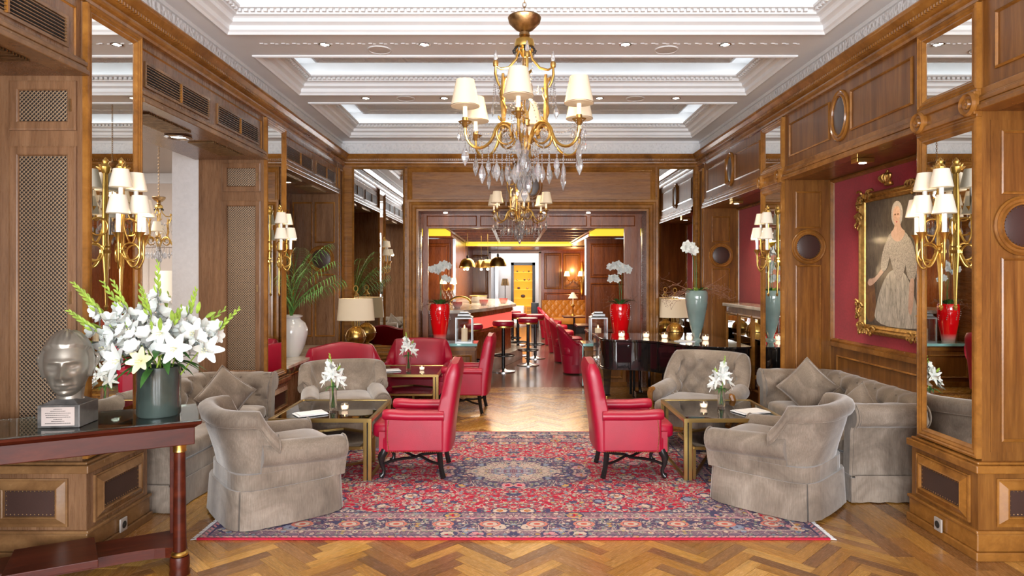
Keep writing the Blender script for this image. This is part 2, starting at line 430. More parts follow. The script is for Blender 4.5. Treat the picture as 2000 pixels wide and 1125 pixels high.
# ---- side walls.  side = +1 right, -1 left; d is measured outwards from the wall face
class Side:
    def __init__(s, side): s.k = side; s.X = XR if side > 0 else XL
    def x(s, d): return s.X + s.k*d
    def box(s, mb, d0, d1, y0, y1, z0, z1): mb.box(s.x(d0), y0, z0, s.x(d1), y1, z1); return mb
    def face(s, mb, y0, y1, z0, z1, prof, d=0.0, fill=False):      # moulding on the wall face, looking into the room
        return mb.frame((s.x(d), y0, z0), (0,1,0), (0,0,1), y1-y0, z1-z0, prof, fill, n=(-s.k, 0, 0))
    def front(s, mb, d0, d1, z0, z1, y, prof, fill=False):          # moulding on a jamb face, looking at the camera
        x0, x1 = sorted((s.x(d0), s.x(d1)))
        return mb.frame((x0, y, z0), (1,0,0), (0,0,1), x1-x0, z1-z0, prof, fill, n=(0,-1,0))
RAISED = [(0,0),(0,.014),(.012,.02),(.022,.012),(.03,.004)]
BIG = [(0,0),(0,.03),(.012,.034),(.02,.026),(.028,.03),(.04,.022),(.048,.024),(.06,.012),(.07,.004)]
def nails_rect(mb, o, u, v, w, h, n, step=.022, r=.0055):
    o, u, v, n = Vector(o), Vector(u), Vector(v), Vector(n)
    P = []
    for i in range(int(w/step)+1): t = i*w/int(w/step); P += [(t, 0), (t, h)]
    for i in range(1, int(h/step)): t = i*h/int(h/step); P += [(0, t), (w, t)]
    for a, b in P:
        c = o+u*a+v*b; mb.add([c+u*r, c+v*r, c-u*r, c-v*r, c+n*r*.7], [(0,1,4),(1,2,4),(2,3,4),(3,0,4)])
def disc(mb, c, u, v, n, r, ry=None, seg=36, prof=((1,0),)):
    c, u, v, n = Vector(c), Vector(u), Vector(v), Vector(n); ry = ry or r; rings = []
    for k, p in prof:
        rings.append([c+u*cos(2*pi*i/seg)*(r+k)+v*sin(2*pi*i/seg)*(ry+k)+n*p for i in range(seg)])
    mb.loft(rings, cap=False)
def medallion(parent, c, u, v, n, r, ry=None, lm='brownl'):
    ry = ry or r; c, u, v, n = Vector(c), Vector(u), Vector(v), Vector(n)
    m = MB(); disc(m, c, u, v, n, r, ry, prof=((.045,0),(.045,.012),(.036,.02),(.026,.012),(.012,.012),(.006,.024),(-.004,.022),(-.008,.006)))
    md = m.build('medallion', M['woodm'], parent)
    m = MB(); disc(m, c, u, v, n, r, ry, prof=((-.006,.006),(-.02,.010),(-r*.5,.018),(-min(r,ry)+.002,.02))); 
    m.add([c+u*cos(2*pi*i/36)*(r-min(r,ry)+.002)+v*sin(2*pi*i/36)*(ry-min(r,ry)+.002)+n*.02 for i in range(36)], [tuple(range(36))])
    m.build('leather_pad', M[lm], md)
    m = MB(); k = int(2*pi*max(r,ry)/.022)
    for i in range(k):
        a = 2*pi*i/k; p = c+u*cos(a)*(r-.014)+v*sin(a)*(ry-.014)+n*.009; q = .0055
        m.add([p+u*q, p+v*q, p-u*q, p-v*q, p+n*q], [(0,1,4),(1,2,4),(2,3,4),(3,0,4)])
    m.build('nail_heads', M['oldbrass'], md, kind='stuff')
PM = {1: 'woodm', -1: 'woodml'}
def plinth_panel(S, parent, y0, y1, front=None):
    """coffered panel with a nailed leather inset; front=(d0,d1,y) puts it on the jamb"""
    prof = [(0,0),(0,.012),(.008,.014),(.014,.008),(.050,.028),(.054,.032),(.060,.028),(.062,.012)]
    m = MB(); z0, z1 = .19, .46
    if front: S.front(m, front[0], front[1], z0, z1, front[2], prof)
    else: S.face(m, y0, y1, z0, z1, prof, d=-.03)
    pf = m.build('panel', M[PM[S.k]], parent)
    m = MB()
    if front:
        x0, x1 = sorted((S.x(front[0]), S.x(front[1]))); m.box(x0+.061, front[2]-.013, z0+.061, x1-.061, front[2]-.001, z1-.061)
        m.build('leather_inset', M['brownl'], pf)
        m = MB(); nails_rect(m, (x0+.07, front[2]-.013, z0+.07), (1,0,0), (0,0,1), x1-x0-.14, z1-z0-.14, (0,-1,0)); m.build('nail_heads', M['oldbrass'], pf, kind='stuff')
    else:
        S.box(m, -.043, -.031, y0+.061, y1-.061, z0+.061, z1-.061); m.build('leather_inset', M['brownl'], pf)
        m = MB(); nails_rect(m, (S.x(-.043), y0+.07, z0+.07), (0,1,0), (0,0,1), y1-y0-.14, z1-z0-.14, (-S.k,0,0)); m.build('nail_heads', M['oldbrass'], pf, kind='stuff')

def side_wall(side):
    S = Side(side); k = side; right = side > 0
    wm = M['wood'] if right else M['woodl']
    depth = .47 if right else .65
    zb = 2.53 if right else 2.73                 # underside of the beam
    name = 'wall_right' if right else 'wall_left'
    # top strip above the cornice is the wall object itself
    wl = struct(S.box(MB(), .03, .12, -3, 9.53, 3.30, 3.56).build(name, M['frieze']), 'right wall of panelled bays and mirrored pilasters' if right else 'left wall of panelled bays, grilles and mirrored pilasters')
    # cornice
    prof = [(.04,3.155),(-.012,3.155),(-.012,3.175),(-.03,3.185),(-.035,3.20),(-.02,3.205),(-.022,3.222),(-.055,3.235),(-.058,3.262),(-.066,3.270),(-.092,3.300),(-.10,3.318),(-.10,3.325),(.04,3.325)]
    m = MB(); m.loft([[(S.x(d), y, z) for d, z in prof] for y in (-3, 9.53)], smooth=False); m.build('cornice', M['woodm'], wl)
    m = MB()
    y = -2.9
    while y < 9.44: S.box(m, -.072, -.05, y, y+.014, 3.238, 3.258); y += .03
    m.build('dentil_row', M['woodm'], wl, kind='stuff')
    for i, (y0, y1) in enumerate(PIL):
        last = i == 4
        m = MB(); S.box(m, .012, depth, y0, y1, .53, 3.16); S.box(m, -.03, depth, y0-.03 if not last else y0, y1+.03 if not last else y1, 0, .50)
        m.build('pilaster', wm, wl)
        m = MB()
        for (z0, z1, e) in ((0,.05,.055), (.05,.15,.042), (.15,.17,.052), (.49,.535,.055), (.535,.55,.035)):
            S.box(m, -e, depth, y0-(e if not last else 0), y1+(e if not last else 0), z0, z1)
        m.build('plinth_moulding', M[PM[side]], wl, bevel=.006)
        if last: 
            m = MB(); S.face(m, y0+.03, y1-.03, .62, 3.1, RAISED, d=.012); m.build('moulding', M['woodm'], wl); continue
        plinth_panel(S, wl, y0+.03, y1-.03)
        # mirror with reeded frame
        spans = [(.56, 2.50), (2.66, 3.15)] if right else [(.56, 3.15)]
        for z0, z1 in spans:
            m = MB(); S.face(m, y0, y1, z0, z1, BIG, d=.012); m.build('mirror_frame', M['woodm'], wl)
            m = MB(); S.box(m, .004, .011, y0+.066, y1-.066, z0+.066, z1-.066); m.build('mirror', M['mirror'], wl)
        if right:
            m = MB()
            S.box(m, -.02, .015, y0-.003, y1+.003, 2.50, 2.66); S.box(m, -.036, .0, y0-.004, y1+.004, 2.515, 2.545); S.box(m, -.036, .0, y0-.004, y1+.004, 2.615, 2.645)
            m.build('rail', M['woodm'], wl, bevel=.004)
            for yy in (y0+.045, y1-.045):
                m = MB(); disc(m, (S.x(-.02), yy, 2.58), (0,1,0), (0,0,1), (-k,0,0), .05, prof=((.02,0),(.02,.02),(.008,.034),(-.004,.02),(-.018,.02),(-.026,.034),(-.04,.03),(-.0499,.036)))
                m.build('rosette', M['woodm'], wl)
        # ---- the two jamb faces
        if i >= 1:
            yj = y0
            plinth_panel(S, wl, 0, 0, front=(.07, .41 if right else .48, yj-.03))
            if right:
                jm = MB(); jm.box(S.x(.06), yj-.004, .60, S.x(depth-.02), yj, 2.48); jm.build('panel', wm, wl)
                for (z0, z1) in ((.66, 1.70), (2.06, 2.42)):
                    m = MB(); S.front(m, .115, .365, z0, z1, yj-.004, [(0,0),(0,.01),(.008,.014),(.016,.004)]); m.build('moulding', M['woodm'], wl)
                medallion(wl, (S.x(.24), yj-.006, 1.88), (1,0,0), (0,0,1), (0,-1,0), .125)
            else:
                for (z0, z1) in ((.62, 2.33), (2.42, 2.70)):
                    m = MB(); S.front(m, .04, .42, z0, z1, yj, [(0,0),(0,.014),(.01,.016),(.045,.016),(.05,.012),(.055,.002)]); dr = m.build('grille_door', wm, wl)
                    m = MB(); x0, x1 = sorted((S.x(.095), S.x(.365))); m.box(x0, yj-.004, z0+.055, x1, yj-.0005, z1-.055); m.build('grille', M['grille'], dr)
                    m = MB(); m.box(S.x(.066)-.008, yj-.026, (z0+z1)/2-.035, S.x(.066)+.004, yj-.014, (z0+z1)/2+.035); m.build('hinge', M['oldbrass'], dr)
    # last jamb panels (far end of the last bay)
    yj = 9.25
    if right:
        jm = MB(); jm.box(S.x(.0), yj-.004, .60, S.x(depth), yj, 2.48); jm.build('panel', wm, wl)
        for (z0, z1) in ((.66, 1.70), (2.06, 2.42)):
            m = MB(); S.front(m, .115, .365, z0, z1, yj-.004, [(0,0),(0,.01),(.008,.014),(.016,.004)]); m.build('moulding', M['woodm'], wl)
        medallion(wl, (S.x(.24), yj-.006, 1.88), (1,0,0), (0,0,1), (0,-1,0), .125)
    else:
        for (d0, d1) in ((.05, .33), (.36, .64)):
            for (z0, z1) in (((.75, 1.62), (2.05, 2.62)) if d0 < .1 else ((.75, 2.62),)):
                m = MB(); S.front(m, d0, d1, z0, z1, yj-.004, [(0,0),(0,.01),(.01,.016),(.022,.004)]); m.build('moulding', M['woodm'], wl)
        medallion(wl, (S.x(.24), yj-.006, 1.83), (1,0,0), (0,0,1), (0,-1,0), .14)
    # ---- bays
    bays = [(-1.15, 1.03), (1.59, 3.77), (4.33, 6.51), (7.07, 9.25)]
    for b, (y0, y1) in enumerate(bays):
        m = MB(); S.box(m, .02, depth, y0, y1, zb+.02, 3.16); m.build('beam', wm, wl)
        m = MB()
        for (z0, z1, e) in ((zb,zb+.03,.03), (zb+.03,zb+.05,.015), (zb+.05,zb+.075,.02), (zb+.075,zb+.09,.005)) + (((zb+.09,zb+.13,-.005),) if right else ()):
            S.box(m, -e, .10, y0, y1, z0, z1)
        m.build('beam_moulding', M[PM[side]], wl, bevel=.004)
        yc = (y0+y1)/2
        if right:
            for (a, c) in ((y0+.10, yc-.17), (yc+.17, y1-.10)):
                m = MB(); S.face(m, a, c, 2.74, 3.06, [(0,0),(0,.008),(.012,.014),(.02,-.008),(.03,-.01)], d=.02, fill=False); m.build('panel', M['woodm'], wl)
            medallion(wl, (S.x(.02), yc, 2.90), (0,1,0), (0,0,1), (-k,0,0), .11, .165, 'greyl')
            # niche: back panel, wainscot, red cloth field
            m = MB(); S.box(m, depth, depth+.05, y0, y1, 0, .93); m.build('wainscot', wm, wl)
            m = MB(); S.face(m, y0+.12, y1-.12, .62, .84, [(0,0),(0,.012),(.012,.02),(.024,.004)], d=depth); S.face(m, y0+.12, y1-.12, .15, .55, RAISED, d=depth); S.box(m, depth-.03, depth+.02, y0, y1, .92, .96); m.build('moulding', M['woodm'], wl)
            m = MB(); S.box(m, depth+.015, depth+.05, y0, y1, .93, 2.58); m.build('red_cloth', M['redwall'], wl)
            m = MB(); S.face(m, y0, y1, .96, 2.53, [(0,0),(0,.03),(.015,.034),(.03,.012),(.034,0)], d=depth+.015); m.build('moulding', M['woodm'], wl)
            m = MB(); S.box(m, .101, depth+.03, y0, y1, zb+.002, zb+.02); m.build('soffit', wm, wl)
        else:
            for (a, c) in ((y0+.08, yc-.07), (yc+.07, y1-.12)):
                m = MB(); S.face(m, a, c, 2.85, 3.02, [(0,0),(0,.012),(.018,.012),(.02,.0),(.021,-.03)], d=.02); vt = m.build('air_vent', M['woodml'], wl)
                m = MB(); S.box(m, .018, .019, a+.02, c-.02, 2.87, 3.0); m.build('vent_backing', M['dark'], vt)
                for q in range(7):
                    z = 2.876+q*.0185; s1 = MB(); s1.bar((S.x(.006), a+.02, z), (S.x(.006), c-.02, z), .007, .0045); s1.build('slat', M['woodml'], vt)
                m = MB(); S.box(m, -.004, .015, (a+c)/2-.006, (a+c)/2+.006, 2.865, 3.0); m.build('mullion', M['woodm'], vt)
            m = MB(); S.face(m, y0+.03, y1-.05, 2.815, 3.10, [(0,0),(0,.006),(.006,.009),(.012,.0)], d=.02); m.build('moulding', M['woodm'], wl)
            m = MB(); S.box(m, .101, depth+.03, y0, y1, zb+.002, zb+.02); m.build('soffit', wm, wl)
            m = MB()
            for yy in [yc-.8+.022*q for q in range(28)]: S.box(m, .10, .32, yy, yy+.009, zb-.012, zb)
            for yy in [yc+.2+.022*q for q in range(28)]: S.box(m, .10, .32, yy, yy+.009, zb-.012, zb)
            m.build('soffit_grille', M['oldbrass'], wl, kind='stuff')
            if b in (1, 3) or b == 0:
                m = MB(); S.box(m, depth, depth+.05, y0, y1, 0, 2.75); m.build('back_panel', wm, wl)
                m = MB(); S.face(m, y0+.15, yc-.05, .8, 2.5, RAISED, d=depth); S.face(m, yc+.05, y1-.15, .8, 2.5, RAISED, d=depth); m.build('moulding', M['woodm'], wl)
    # outlets on the near pilaster plinth
    m = MB(); S.box(m, -.062, -.05, 4.015, 4.085, .045, .125); o = m.build('power_outlet', M['plastic'], bevel=.004)
    tag(o, 'grey power outlet low on the right mirrored pilaster plinth' if right else 'dark power outlet low on the left pilaster plinth behind the console table', 'outlet')
    m = MB(); disc(m, (S.x(-.062), 4.05, .085), (0,1,0), (0,0,1), (-k,0,0), .022, prof=((0,.001),(-.003,.003),(-.021,.002))); m.build('socket', M['dark'], o)
    return wl
wr = side_wall(1); wlft = side_wall(-1)
# marble console shelf in the last left bay (a built-in ledge)
m = MB().box(-3.08, 7.09, .60, -2.40, 9.24, .635); o = m.build('marble_shelf', M['marble'], None, bevel=.005)
tag(o, 'marble shelf top along the last left bay under the white pot', 'shelf')
m = MB().box(-3.06, 7.12, .0, -2.46, 9.22, .598)
pn = m.build('shelf_base', M['woodl'], o)
m = MB()
for q in range(3): m.frame((-2.458, 7.2+q*.7, .12), (0,1,0), (0,0,1), .58, .4, RAISED, n=(1,0,0))
m.build('moulding', M['woodm'], o)
for q in range(11):
    c = MB(); x = -2.445; y = 7.2+q*.19; c.tube([(x,y,.595),(x+.02,y,.57),(x,y,.53),(x-.01,y,.50)], [.02,.014,.018,.006], 6); c.build('corbel', M['oldbrass'], o)

# ---- back wall
bw = struct(MB().box(-2.5, YB, 3.30, 2.7, YB+.1, 3.56).build('wall_back', M['frieze']), 'back wall with wide opening to the bar between two tall mirrors')
m = MB(); prof = [(.04,3.155),(-.012,3.155),(-.012,3.175),(-.03,3.185),(-.035,3.20),(-.02,3.205),(-.022,3.222),(-.055,3.235),(-.058,3.262),(-.066,3.270),(-.092,3.300),(-.10,3.318),(-.10,3.325),(.04,3.325)]
m.loft([[(x, YB+d, z) for d, z in prof] for x in (-2.45, 2.66)], smooth=False); m.build('cornice', M['woodm'], bw)
m = MB(); x = -2.36
while x < 2.55: m.box(x, YB-.072, 3.238, x+.014, YB-.05, 3.258); x += .03
m.build('dentil_row', M['woodm'], bw, kind='stuff')
OX0, OX1, OZ = -1.36, 1.90, 2.52
m = MB(); m.box(-2.45, YB+.012, 0, OX0-.02, YB+.5, 3.16); m.box(OX1+.02, YB+.012, 0, 2.66, YB+.5, 3.16); m.box(OX0-.02, YB+.012, OZ+.02, OX1+.02, YB+.5, 3.16); m.build('wall_core', M['woodh'], bw)
m = MB(); x0, x1 = -1.52, 2.03
m.frame((x0, YB+.012, 2.62), (1,0,0), (0,0,1), x1-x0, .53, BIG, n=(0,-1,0)); m.build('header_panel', M['woodm'], bw)
# stepped door frame around the opening
m = MB(); 
m.frame((OX0-.16, YB+.012, -.17), (1,0,0), (0,0,1), OX1-OX0+.32, OZ+.33, [(0,0),(0,.06),(.03,.06),(.035,.04),(.06,.03),(.075,.045),(.08,.06),(.11,.062),(.125,.05),(.13,.035),(.16,.035),(.16,-.02)], n=(0,-1,0))
m.build('opening_frame', M['woodm'], bw)
medallion(bw, (.26, YB-.004, 2.88), (1,0,0), (0,0,1), (0,-1,0), .11, .15, 'greyl')
for (a, c, s_) in ((-2.31, -1.555, 'l'), (2.06, 2.60, 'r')):
    m = MB(); m.frame((a, YB+.012, .57), (1,0,0), (0,0,1), c-a, 2.58, [(0,0),(0,.02),(.012,.026),(.024,.01),(.03,.002)], n=(0,-1,0)); m.build('mirror_frame', M['woodm'], bw)
    m = MB(); m.box(a+.028, YB+.003, .60, c-.028, YB+.011, 3.12); m.build('mirror', M['mirror'], bw)
m = MB()
for (a, c) in ((-2.43, OX0-.16), (OX1+.16, 2.64)):
    for (z0, z1, e) in ((0,.05,.055), (.05,.15,.042), (.15,.17,.052), (.17,.50,.03), (.49,.535,.055), (.535,.56,.04)): m.box(a, YB-e, z0, c, YB+.02, z1)
m.build('dado', M['woodm'], bw, bevel=.005)
for (a, c) in ((-2.3, -1.6), (2.1, 2.55)):
    m = MB().frame((a, YB-.03, .21), (1,0,0), (0,0,1), c-a, .24, RAISED, n=(0,-1,0)); m.build('panel', M['woodm'], bw)
# passage soffit and inner header
m = MB(); m.box(OX0-.05, YB+.0, OZ, OX1+.05, YB+.5, OZ+.02); m.box(OX0-.02, YB+.44, 2.31, OX1+.02, YB+.5, OZ); 
m.box(OX0, YB+.44, 0, -1.28, YB+.5, 2.31); m.box(1.66, YB+.44, 0, OX1, YB+.5, 2.31)
m.build('inner_header', M['dwood'], bw)
for (a, c) in ((-1.3, -.55), (-.5, .3), (.35, 1.1), (1.15, 1.82)):
    m = MB().frame((a, YB+.44, 2.335), (1,0,0), (0,0,1), c-a, .16, [(0,0),(0,.006),(.008,.01),(.014,.0)], n=(0,-1,0)); m.build('panel', M['dwood'], bw)

# ---- ceiling with three coffers
cl = struct(MB().box(-2.5, -3, ZC, -2.28, YB, ZC+.1).box(2.48, -3, ZC, 2.7, YB, ZC+.1).build('ceiling', M['white']), 'white coffered plaster ceiling with lit coves')
COF = [(-2.7, 1.55), (2.0, 5.28), (5.8, 7.05), (7.38, 9.2)]
for (y0, y1) in ((-3, -2.7), (1.55, 2.0), (5.28, 5.8), (7.05, 7.38), (9.2, YB)):
    MB().box(-2.28, y0, ZC, 2.48, y1, ZC+.1).build('beam', M['white'], cl)
MB().box(-2.7, -3.1, 3.86, 2.9, YB, 3.9).build('ceiling_slab', M['white'], cl)
for (y0, y1) in COF:
    m = MB(); x0, x1 = -2.28, 2.48
    prof = [(0,0),(0,-.012),(.02,-.018),(.03,.0),(.045,.012),(.05,.045),(.09,.06),(.095,.085),(.11,.095),(.14,.10),(.15,.13),(.185,.135),(.19,.15),(.17,.155),(.16,.14),(-.04,.14),(-.04,.345)]
    rings = [[(x0+i, y0+i, ZC+h), (x1-i, y0+i, ZC+h), (x1-i, y1-i, ZC+h), (x0+i, y1-i, ZC+h)] for i, h in prof]
    m.loft(rings, cap=False, smooth=False); m.build('coffer_moulding', M['white'], cl)
    m = MB(); st = .05       # egg-and-dart row under the lip
    for i in range(int((x1-x0-.32)/st)):
        for yy in (y0+.155, y1-.175): m.box(x0+.16+i*st, yy, ZC+.108, x0+.16+i*st+.028, yy+.02, ZC+.13)
    for i in range(int((y1-y0-.32)/st)):
        for xx in (x0+.155, x1-.175): m.box(xx, y0+.16+i*st, ZC+.108, xx+.02, y0+.16+i*st+.028, ZC+.13)
    m.build('bead_row', M['white'], cl, kind='stuff')
    m = MB()                 # frieze panel ornaments
    n = 2 if y1-y0 < 1.6 else 3
    for cxm in (x0+.8, x1-.8):
        for q in range(4): 
            for yy, sg in ((y1-.085, 1),): m.box(cxm-.16+q*.085, yy, ZC+.062, cxm-.12+q*.085, yy+.02, ZC+.085)
    m.build('triglyph', M['white'], cl, kind='stuff')
    m = MB(); a = .36; m.box(x0+a, y0+a, 3.80, x1-a, y1-a, 3.84); m.build('relief_field', M['relief'], cl)
    m = MB(); m.frame((x0+.26, y1-.26, 3.82), (1,0,0), (0,-1,0), x1-x0-.52, y1-y0-.52, [(0,0),(0,.05),(.03,.06),(.06,.045),(.10,.03),(.11,0)], n=(0,0,-1)); m.build('relief_border', M['relief'], cl)
    # LED strips lying in the cove
    m = MB(); 
    m.box(x0+.0, y0+.02, ZC+.175, x1, y0+.045, ZC+.19); m.box(x0, y1-.045, ZC+.175, x1, y1-.02, ZC+.19)
    m.box(x0+.0, y0+.03, ZC+.175, x0+.025, y1-.03, ZC+.19); m.box(x1-.025, y0+.03, ZC+.175, x1, y1-.03, ZC+.19)
    m.build('cove_light_strip', M['cove'], cl)
# drop ledge line on the frieze
m = MB()
for s_, X in ((1, XR), (-1, XL)): m.box(X+s_*.035, -3, ZC-.03, X+s_*.01, YB, ZC); 
m.box(-2.45, YB-.02, ZC-.03, 2.66, YB, ZC); m.build('frieze_fillet', M['white'], cl)
# front end wall with three tall windows (behind the camera)
fw = struct(MB().box(-2.5, -3.1, 2.95, 2.7, -3.0, 3.6).box(-2.5,-3.1,0,2.7,-3.0,.45).build('wall_front', M['wood']), 'panelled front wall with tall windows behind the viewpoint')
for a, c in ((-2.5,-2.2),(-1.0,-.5),(.7,1.2),(2.4,2.7)): MB().box(a,-3.1,.45,c,-3.0,2.95).build('pier', M['wood'], fw)
for i, x in enumerate((-1.6, .1, 1.8)):
    wn = struct(MB().frame((x-.6, -3.06, .45), (1,0,0), (0,0,1), 1.2, 2.5, [(0,0),(0,.05),(.05,.05),(.05,0)], n=(0,1,0)).build('window_%d' % (i+1), M['white']), 'tall window in the front wall')
    MB().box(x-.02,-3.08,.5,x+.02,-3.04,2.9).build('mullion', M['white'], wn); MB().box(x-.55,-3.08,1.9,x+.55,-3.04,1.94).build('transom', M['white'], wn)
# ---- left side room seen through the second bay
lr = struct(MB().box(-9.5, 10.5, -.02, -3.1, 10.6, 4).build('wall_far_left', M['beige']), 'beige wall of the side room seen through the left opening')
MB().box(-9.5, 10.45, 2.05, -3.1, 10.5, 2.12).build('picture_rail', M['beige'], lr); MB().box(-9.5, 10.42, 3.05, -3.1, 10.5, 3.2).build('wall_cornice', M['white'], lr)
for q in range(5): MB().frame((-9.2+q*1.2, 10.5, .2), (1,0,0), (0,0,1), 1.05, 1.75, RAISED, n=(0,-1,0)).build('panel', M['beige'], lr)
p = struct(MB().box(-3.36, 6.56, 0, -3.09, 6.9, 3.9).build('wall_pier', M['greyw']), 'pale grey pier beside the left opening')
MB().box(-3.36, 6.55, 0, -3.09, 10.5, 3.9).build('partition', M['greyw'], p)
struct(MB().box(-9.6, -3, -.02, -9.5, 10.5, 4).build('wall_side_room', M['beige']), 'outer wall of the side room')
struct(MB().box(-9.5, -3, 3.9, -2.9, 10.5, 4).build('ceiling_side_room', M['white']), 'white ceiling of the side room')
struct(MB().box(-9.5, 3.6, 0, -3.09, 3.7, 3.9).build('partition_side_room', M['beige']), 'near wall of the side room')
struct(MB().box(-3.2, -3.05, 3.3, -2.6, 10.5, 3.9).box(-3.4, -3.1, 0, -3.12, 4.25, 3.9).build('wall_outer_left', M['white']), 'wall above the left bays')
struct(MB().box(3.17, -3.1, 0, 3.27, 9.6, 3.9).build('wall_outer_right', M['dwood']), 'outer wall behind the right niches')
# ================================================================ the bar room beyond the opening
bf = struct(MB().box(-3.2, 9.53, -.08, 3.2, 25, -.002).build('floor_bar', None or wood('dark_parquet', (.10,.055,.04), (.17,.10,.07), (.25,.15,.11), stretch=(6, .8, 1), rough=.2, coat=.5)), 'dark polished parquet floor of the bar room')
def wpanel(parent, x0, x1, y, z0, z1, mat='dwood'):
    return MB().frame((x0, y, z0), (1,0,0), (0,0,1), x1-x0, z1-z0, [(0,0),(0,.012),(.02,.018),(.035,.004),(.05,.004),(.07,.016)], True, n=(0,-1,0)).build('panel', M[mat], parent)
b = struct(MB().box(-3, 13.5, 0, -1.22, 13.6, 2.34).build('wall_bar_left', M['dwood']), 'dark panelled wall on the left of the bar'); wpanel(b, -2.1, -1.3, 13.5, .9, 2.25); wpanel(b, -2.1, -1.3, 13.5, .1, .8)
MB().box(-1.26, 13.45, 0, -1.19, 19.5, 2.34).build('side_panel', M['dwood'], b); MB().box(-1.225, 13.44, 0, -1.17, 13.5, 2.34).build('mirror_edge', M['chrome'], b)
b = struct(MB().box(1.47, 13.5, 0, 3.1, 13.6, 2.34).build('wall_bar_right', M['dwood']), 'dark panelled wall on the right of the bar room'); wpanel(b, 1.55, 2.4, 13.5, 1.55, 2.25); wpanel(b, 1.55, 2.4, 13.5, .3, 1.45)
MB().box(1.44, 13.45, 1.2, 1.47, 13.5, 2.34).build('mirror_edge', M['chrome'], b); MB().box(2.0, 13.6, 0, 2.1, 19.5, 2.34).build('side_panel', M['dwood'], b)
b = struct(MB().box(-2.2, 19.5, 0, -.70, 19.6, 2.4).box(.79, 19.5, 0, 2.6, 19.6, 2.4).box(-.72, 19.5, 2.29, .8, 19.6, 2.4).build('wall_bar_back', M['dwood']), 'panelled back wall of the bar with white doorway')
wpanel(b, -1.5, -.75, 19.5, 1.05, 2.2, 'wood'); wpanel(b, -1.5, -.75, 19.5, .1, .95, 'wood'); wpanel(b, .9, 1.4, 19.5, 1.2, 2.25, 'wood'); wpanel(b, 1.45, 1.95, 19.5, 1.2, 2.25, 'wood'); wpanel(b, .9, 1.95, 19.5, .2, 1.1)
d1 = struct(MB().box(-.72, 19.4, 0, -.66, 19.62, 2.29).box(.74, 19.4, 0, .80, 19.62, 2.29).box(-.72, 19.4, 2.25, .8, 19.62, 2.31).build('door_1', M['white']), 'white framed doorway at the far end of the bar')
struct(MB().box(-3.2, 10.03, 0, -2.3, 13.5, 2.6).box(2.5, 10.03, 0, 3.2, 13.5, 2.6).build('wall_bar_sides', M['dwood']), 'dark side walls of the bar room')
# corridor beyond
cw = struct(MB().box(-1.6, 24, 0, 2.2, 24.1, 3).build('wall_corridor', M['greyw']), 'pale corridor wall seen through the far doorway')
MB().box(-1.2, 19.6, 0, -1.1, 24, 3).box(1.6, 19.6, 0, 1.7, 24, 3).build('side', M['greyw'], cw)
struct(MB().box(-1.6, 19.6, 3, 2.2, 24, 3.1).build('ceiling_corridor', M['white']), 'white ceiling of the corridor')
# ceiling: dropped border, bright yellow coves, dark coffers with polished bars
c = struct(MB().box(-3.2, 10.03, 2.5, 3.2, 19.6, 2.6).build('ceiling_bar', plain('black_gloss_ceiling', (.05,.03,.025), .15)), 'dark glossy coffered ceiling of the bar')
MB().box(-2.3, 16.9, 2.33, 2.2, 19.6, 2.49).box(-3.1, 12.9, 2.35, -1.2, 16.9, 2.49).box(1.45, 12.9, 2.35, 3.1, 16.9, 2.49).build('dropped_border', M['dwood'], c)
MB().box(-1.2, 16.86, 2.345, 1.45, 16.9, 2.495).box(-3, 12.86, 2.365, -1.22, 12.9, 2.495).box(1.47, 12.86, 2.365, 3, 12.9, 2.495).build('lit_cove', M['yglow'], c)
for q in range(7): MB().box(-1.2, 11+q*.85, 2.42, 1.45, 11.1+q*.85, 2.5).build('beam', M['dwood'], c)
for x in (-1.15, -.35, .55, 1.4): MB().box(x-.03, 10.4, 2.41, x+.03, 16.8, 2.44).build('polished_bar', M['chrome'], c)
for i, (x, y) in enumerate(((-1.0, 9.78), (.45, 9.78), (1.1, 9.78))):
    o = MB().lathe([(.001,0),(.03,0),(.03,.004)], x, y, OZ-.005, 16).build('downlight', M['spotlit']); tag(o, ['small downlight above the left console table in the bar opening', 'small downlight right of the rear chandelier in the bar opening', 'small downlight above the right console in the bar opening'][i], 'ceiling light', 'downlights in the opening soffit')
spot('opening_downlight', (.3, 9.78, 2.48), 10)

# bar counter
def offs(poly, d):
    n = len(poly); out = []
    for i in range(n):
        p0, p1, p2 = Vector(poly[i-1]), Vector(poly[i]), Vector(poly[(i+1)%n])
        a = (p1-p0).normalized(); bb = (p2-p1).normalized(); na = Vector((a.y,-a.x)); nb = Vector((bb.y,-bb.x)); nn = (na+nb).normalized()
        out.append(tuple(p1+nn*d/max(.3, nn.dot(na))))
    return out
bp = [(-1.9,10.45),(-.85,10.6),(-.55,11.2),(-.05,12.9),(-.25,15.5),(-1.1,16),(-1.1,13.4),(-1.9,13.4)]
t = thing('bar_counter', 'bar counter with marble top and red lit front panels', 'bar', (0,0,0))
MB().prism(bp, .18, 1.0).build('body', M['dwood'], t); MB().prism(offs(bp, .10), 1.0, 1.05).build('counter_top', M['marble'], t)
m = MB(); m.bar((-.72,10.87,.80),(-.545,11.18,.80),.03,.2).bar((-.535,11.2,.80),(-.05,12.86,.80),.03,.2); m.build('lit_panel', M['rglow'], t)
MB().prism(offs(bp, .06), .60, .66).prism(offs(bp, .03), .92, 1.0).build('moulding', M['dwood'], t); MB().prism(offs(bp, .22), .0, .2).build('foot_step', M['marble'], t)
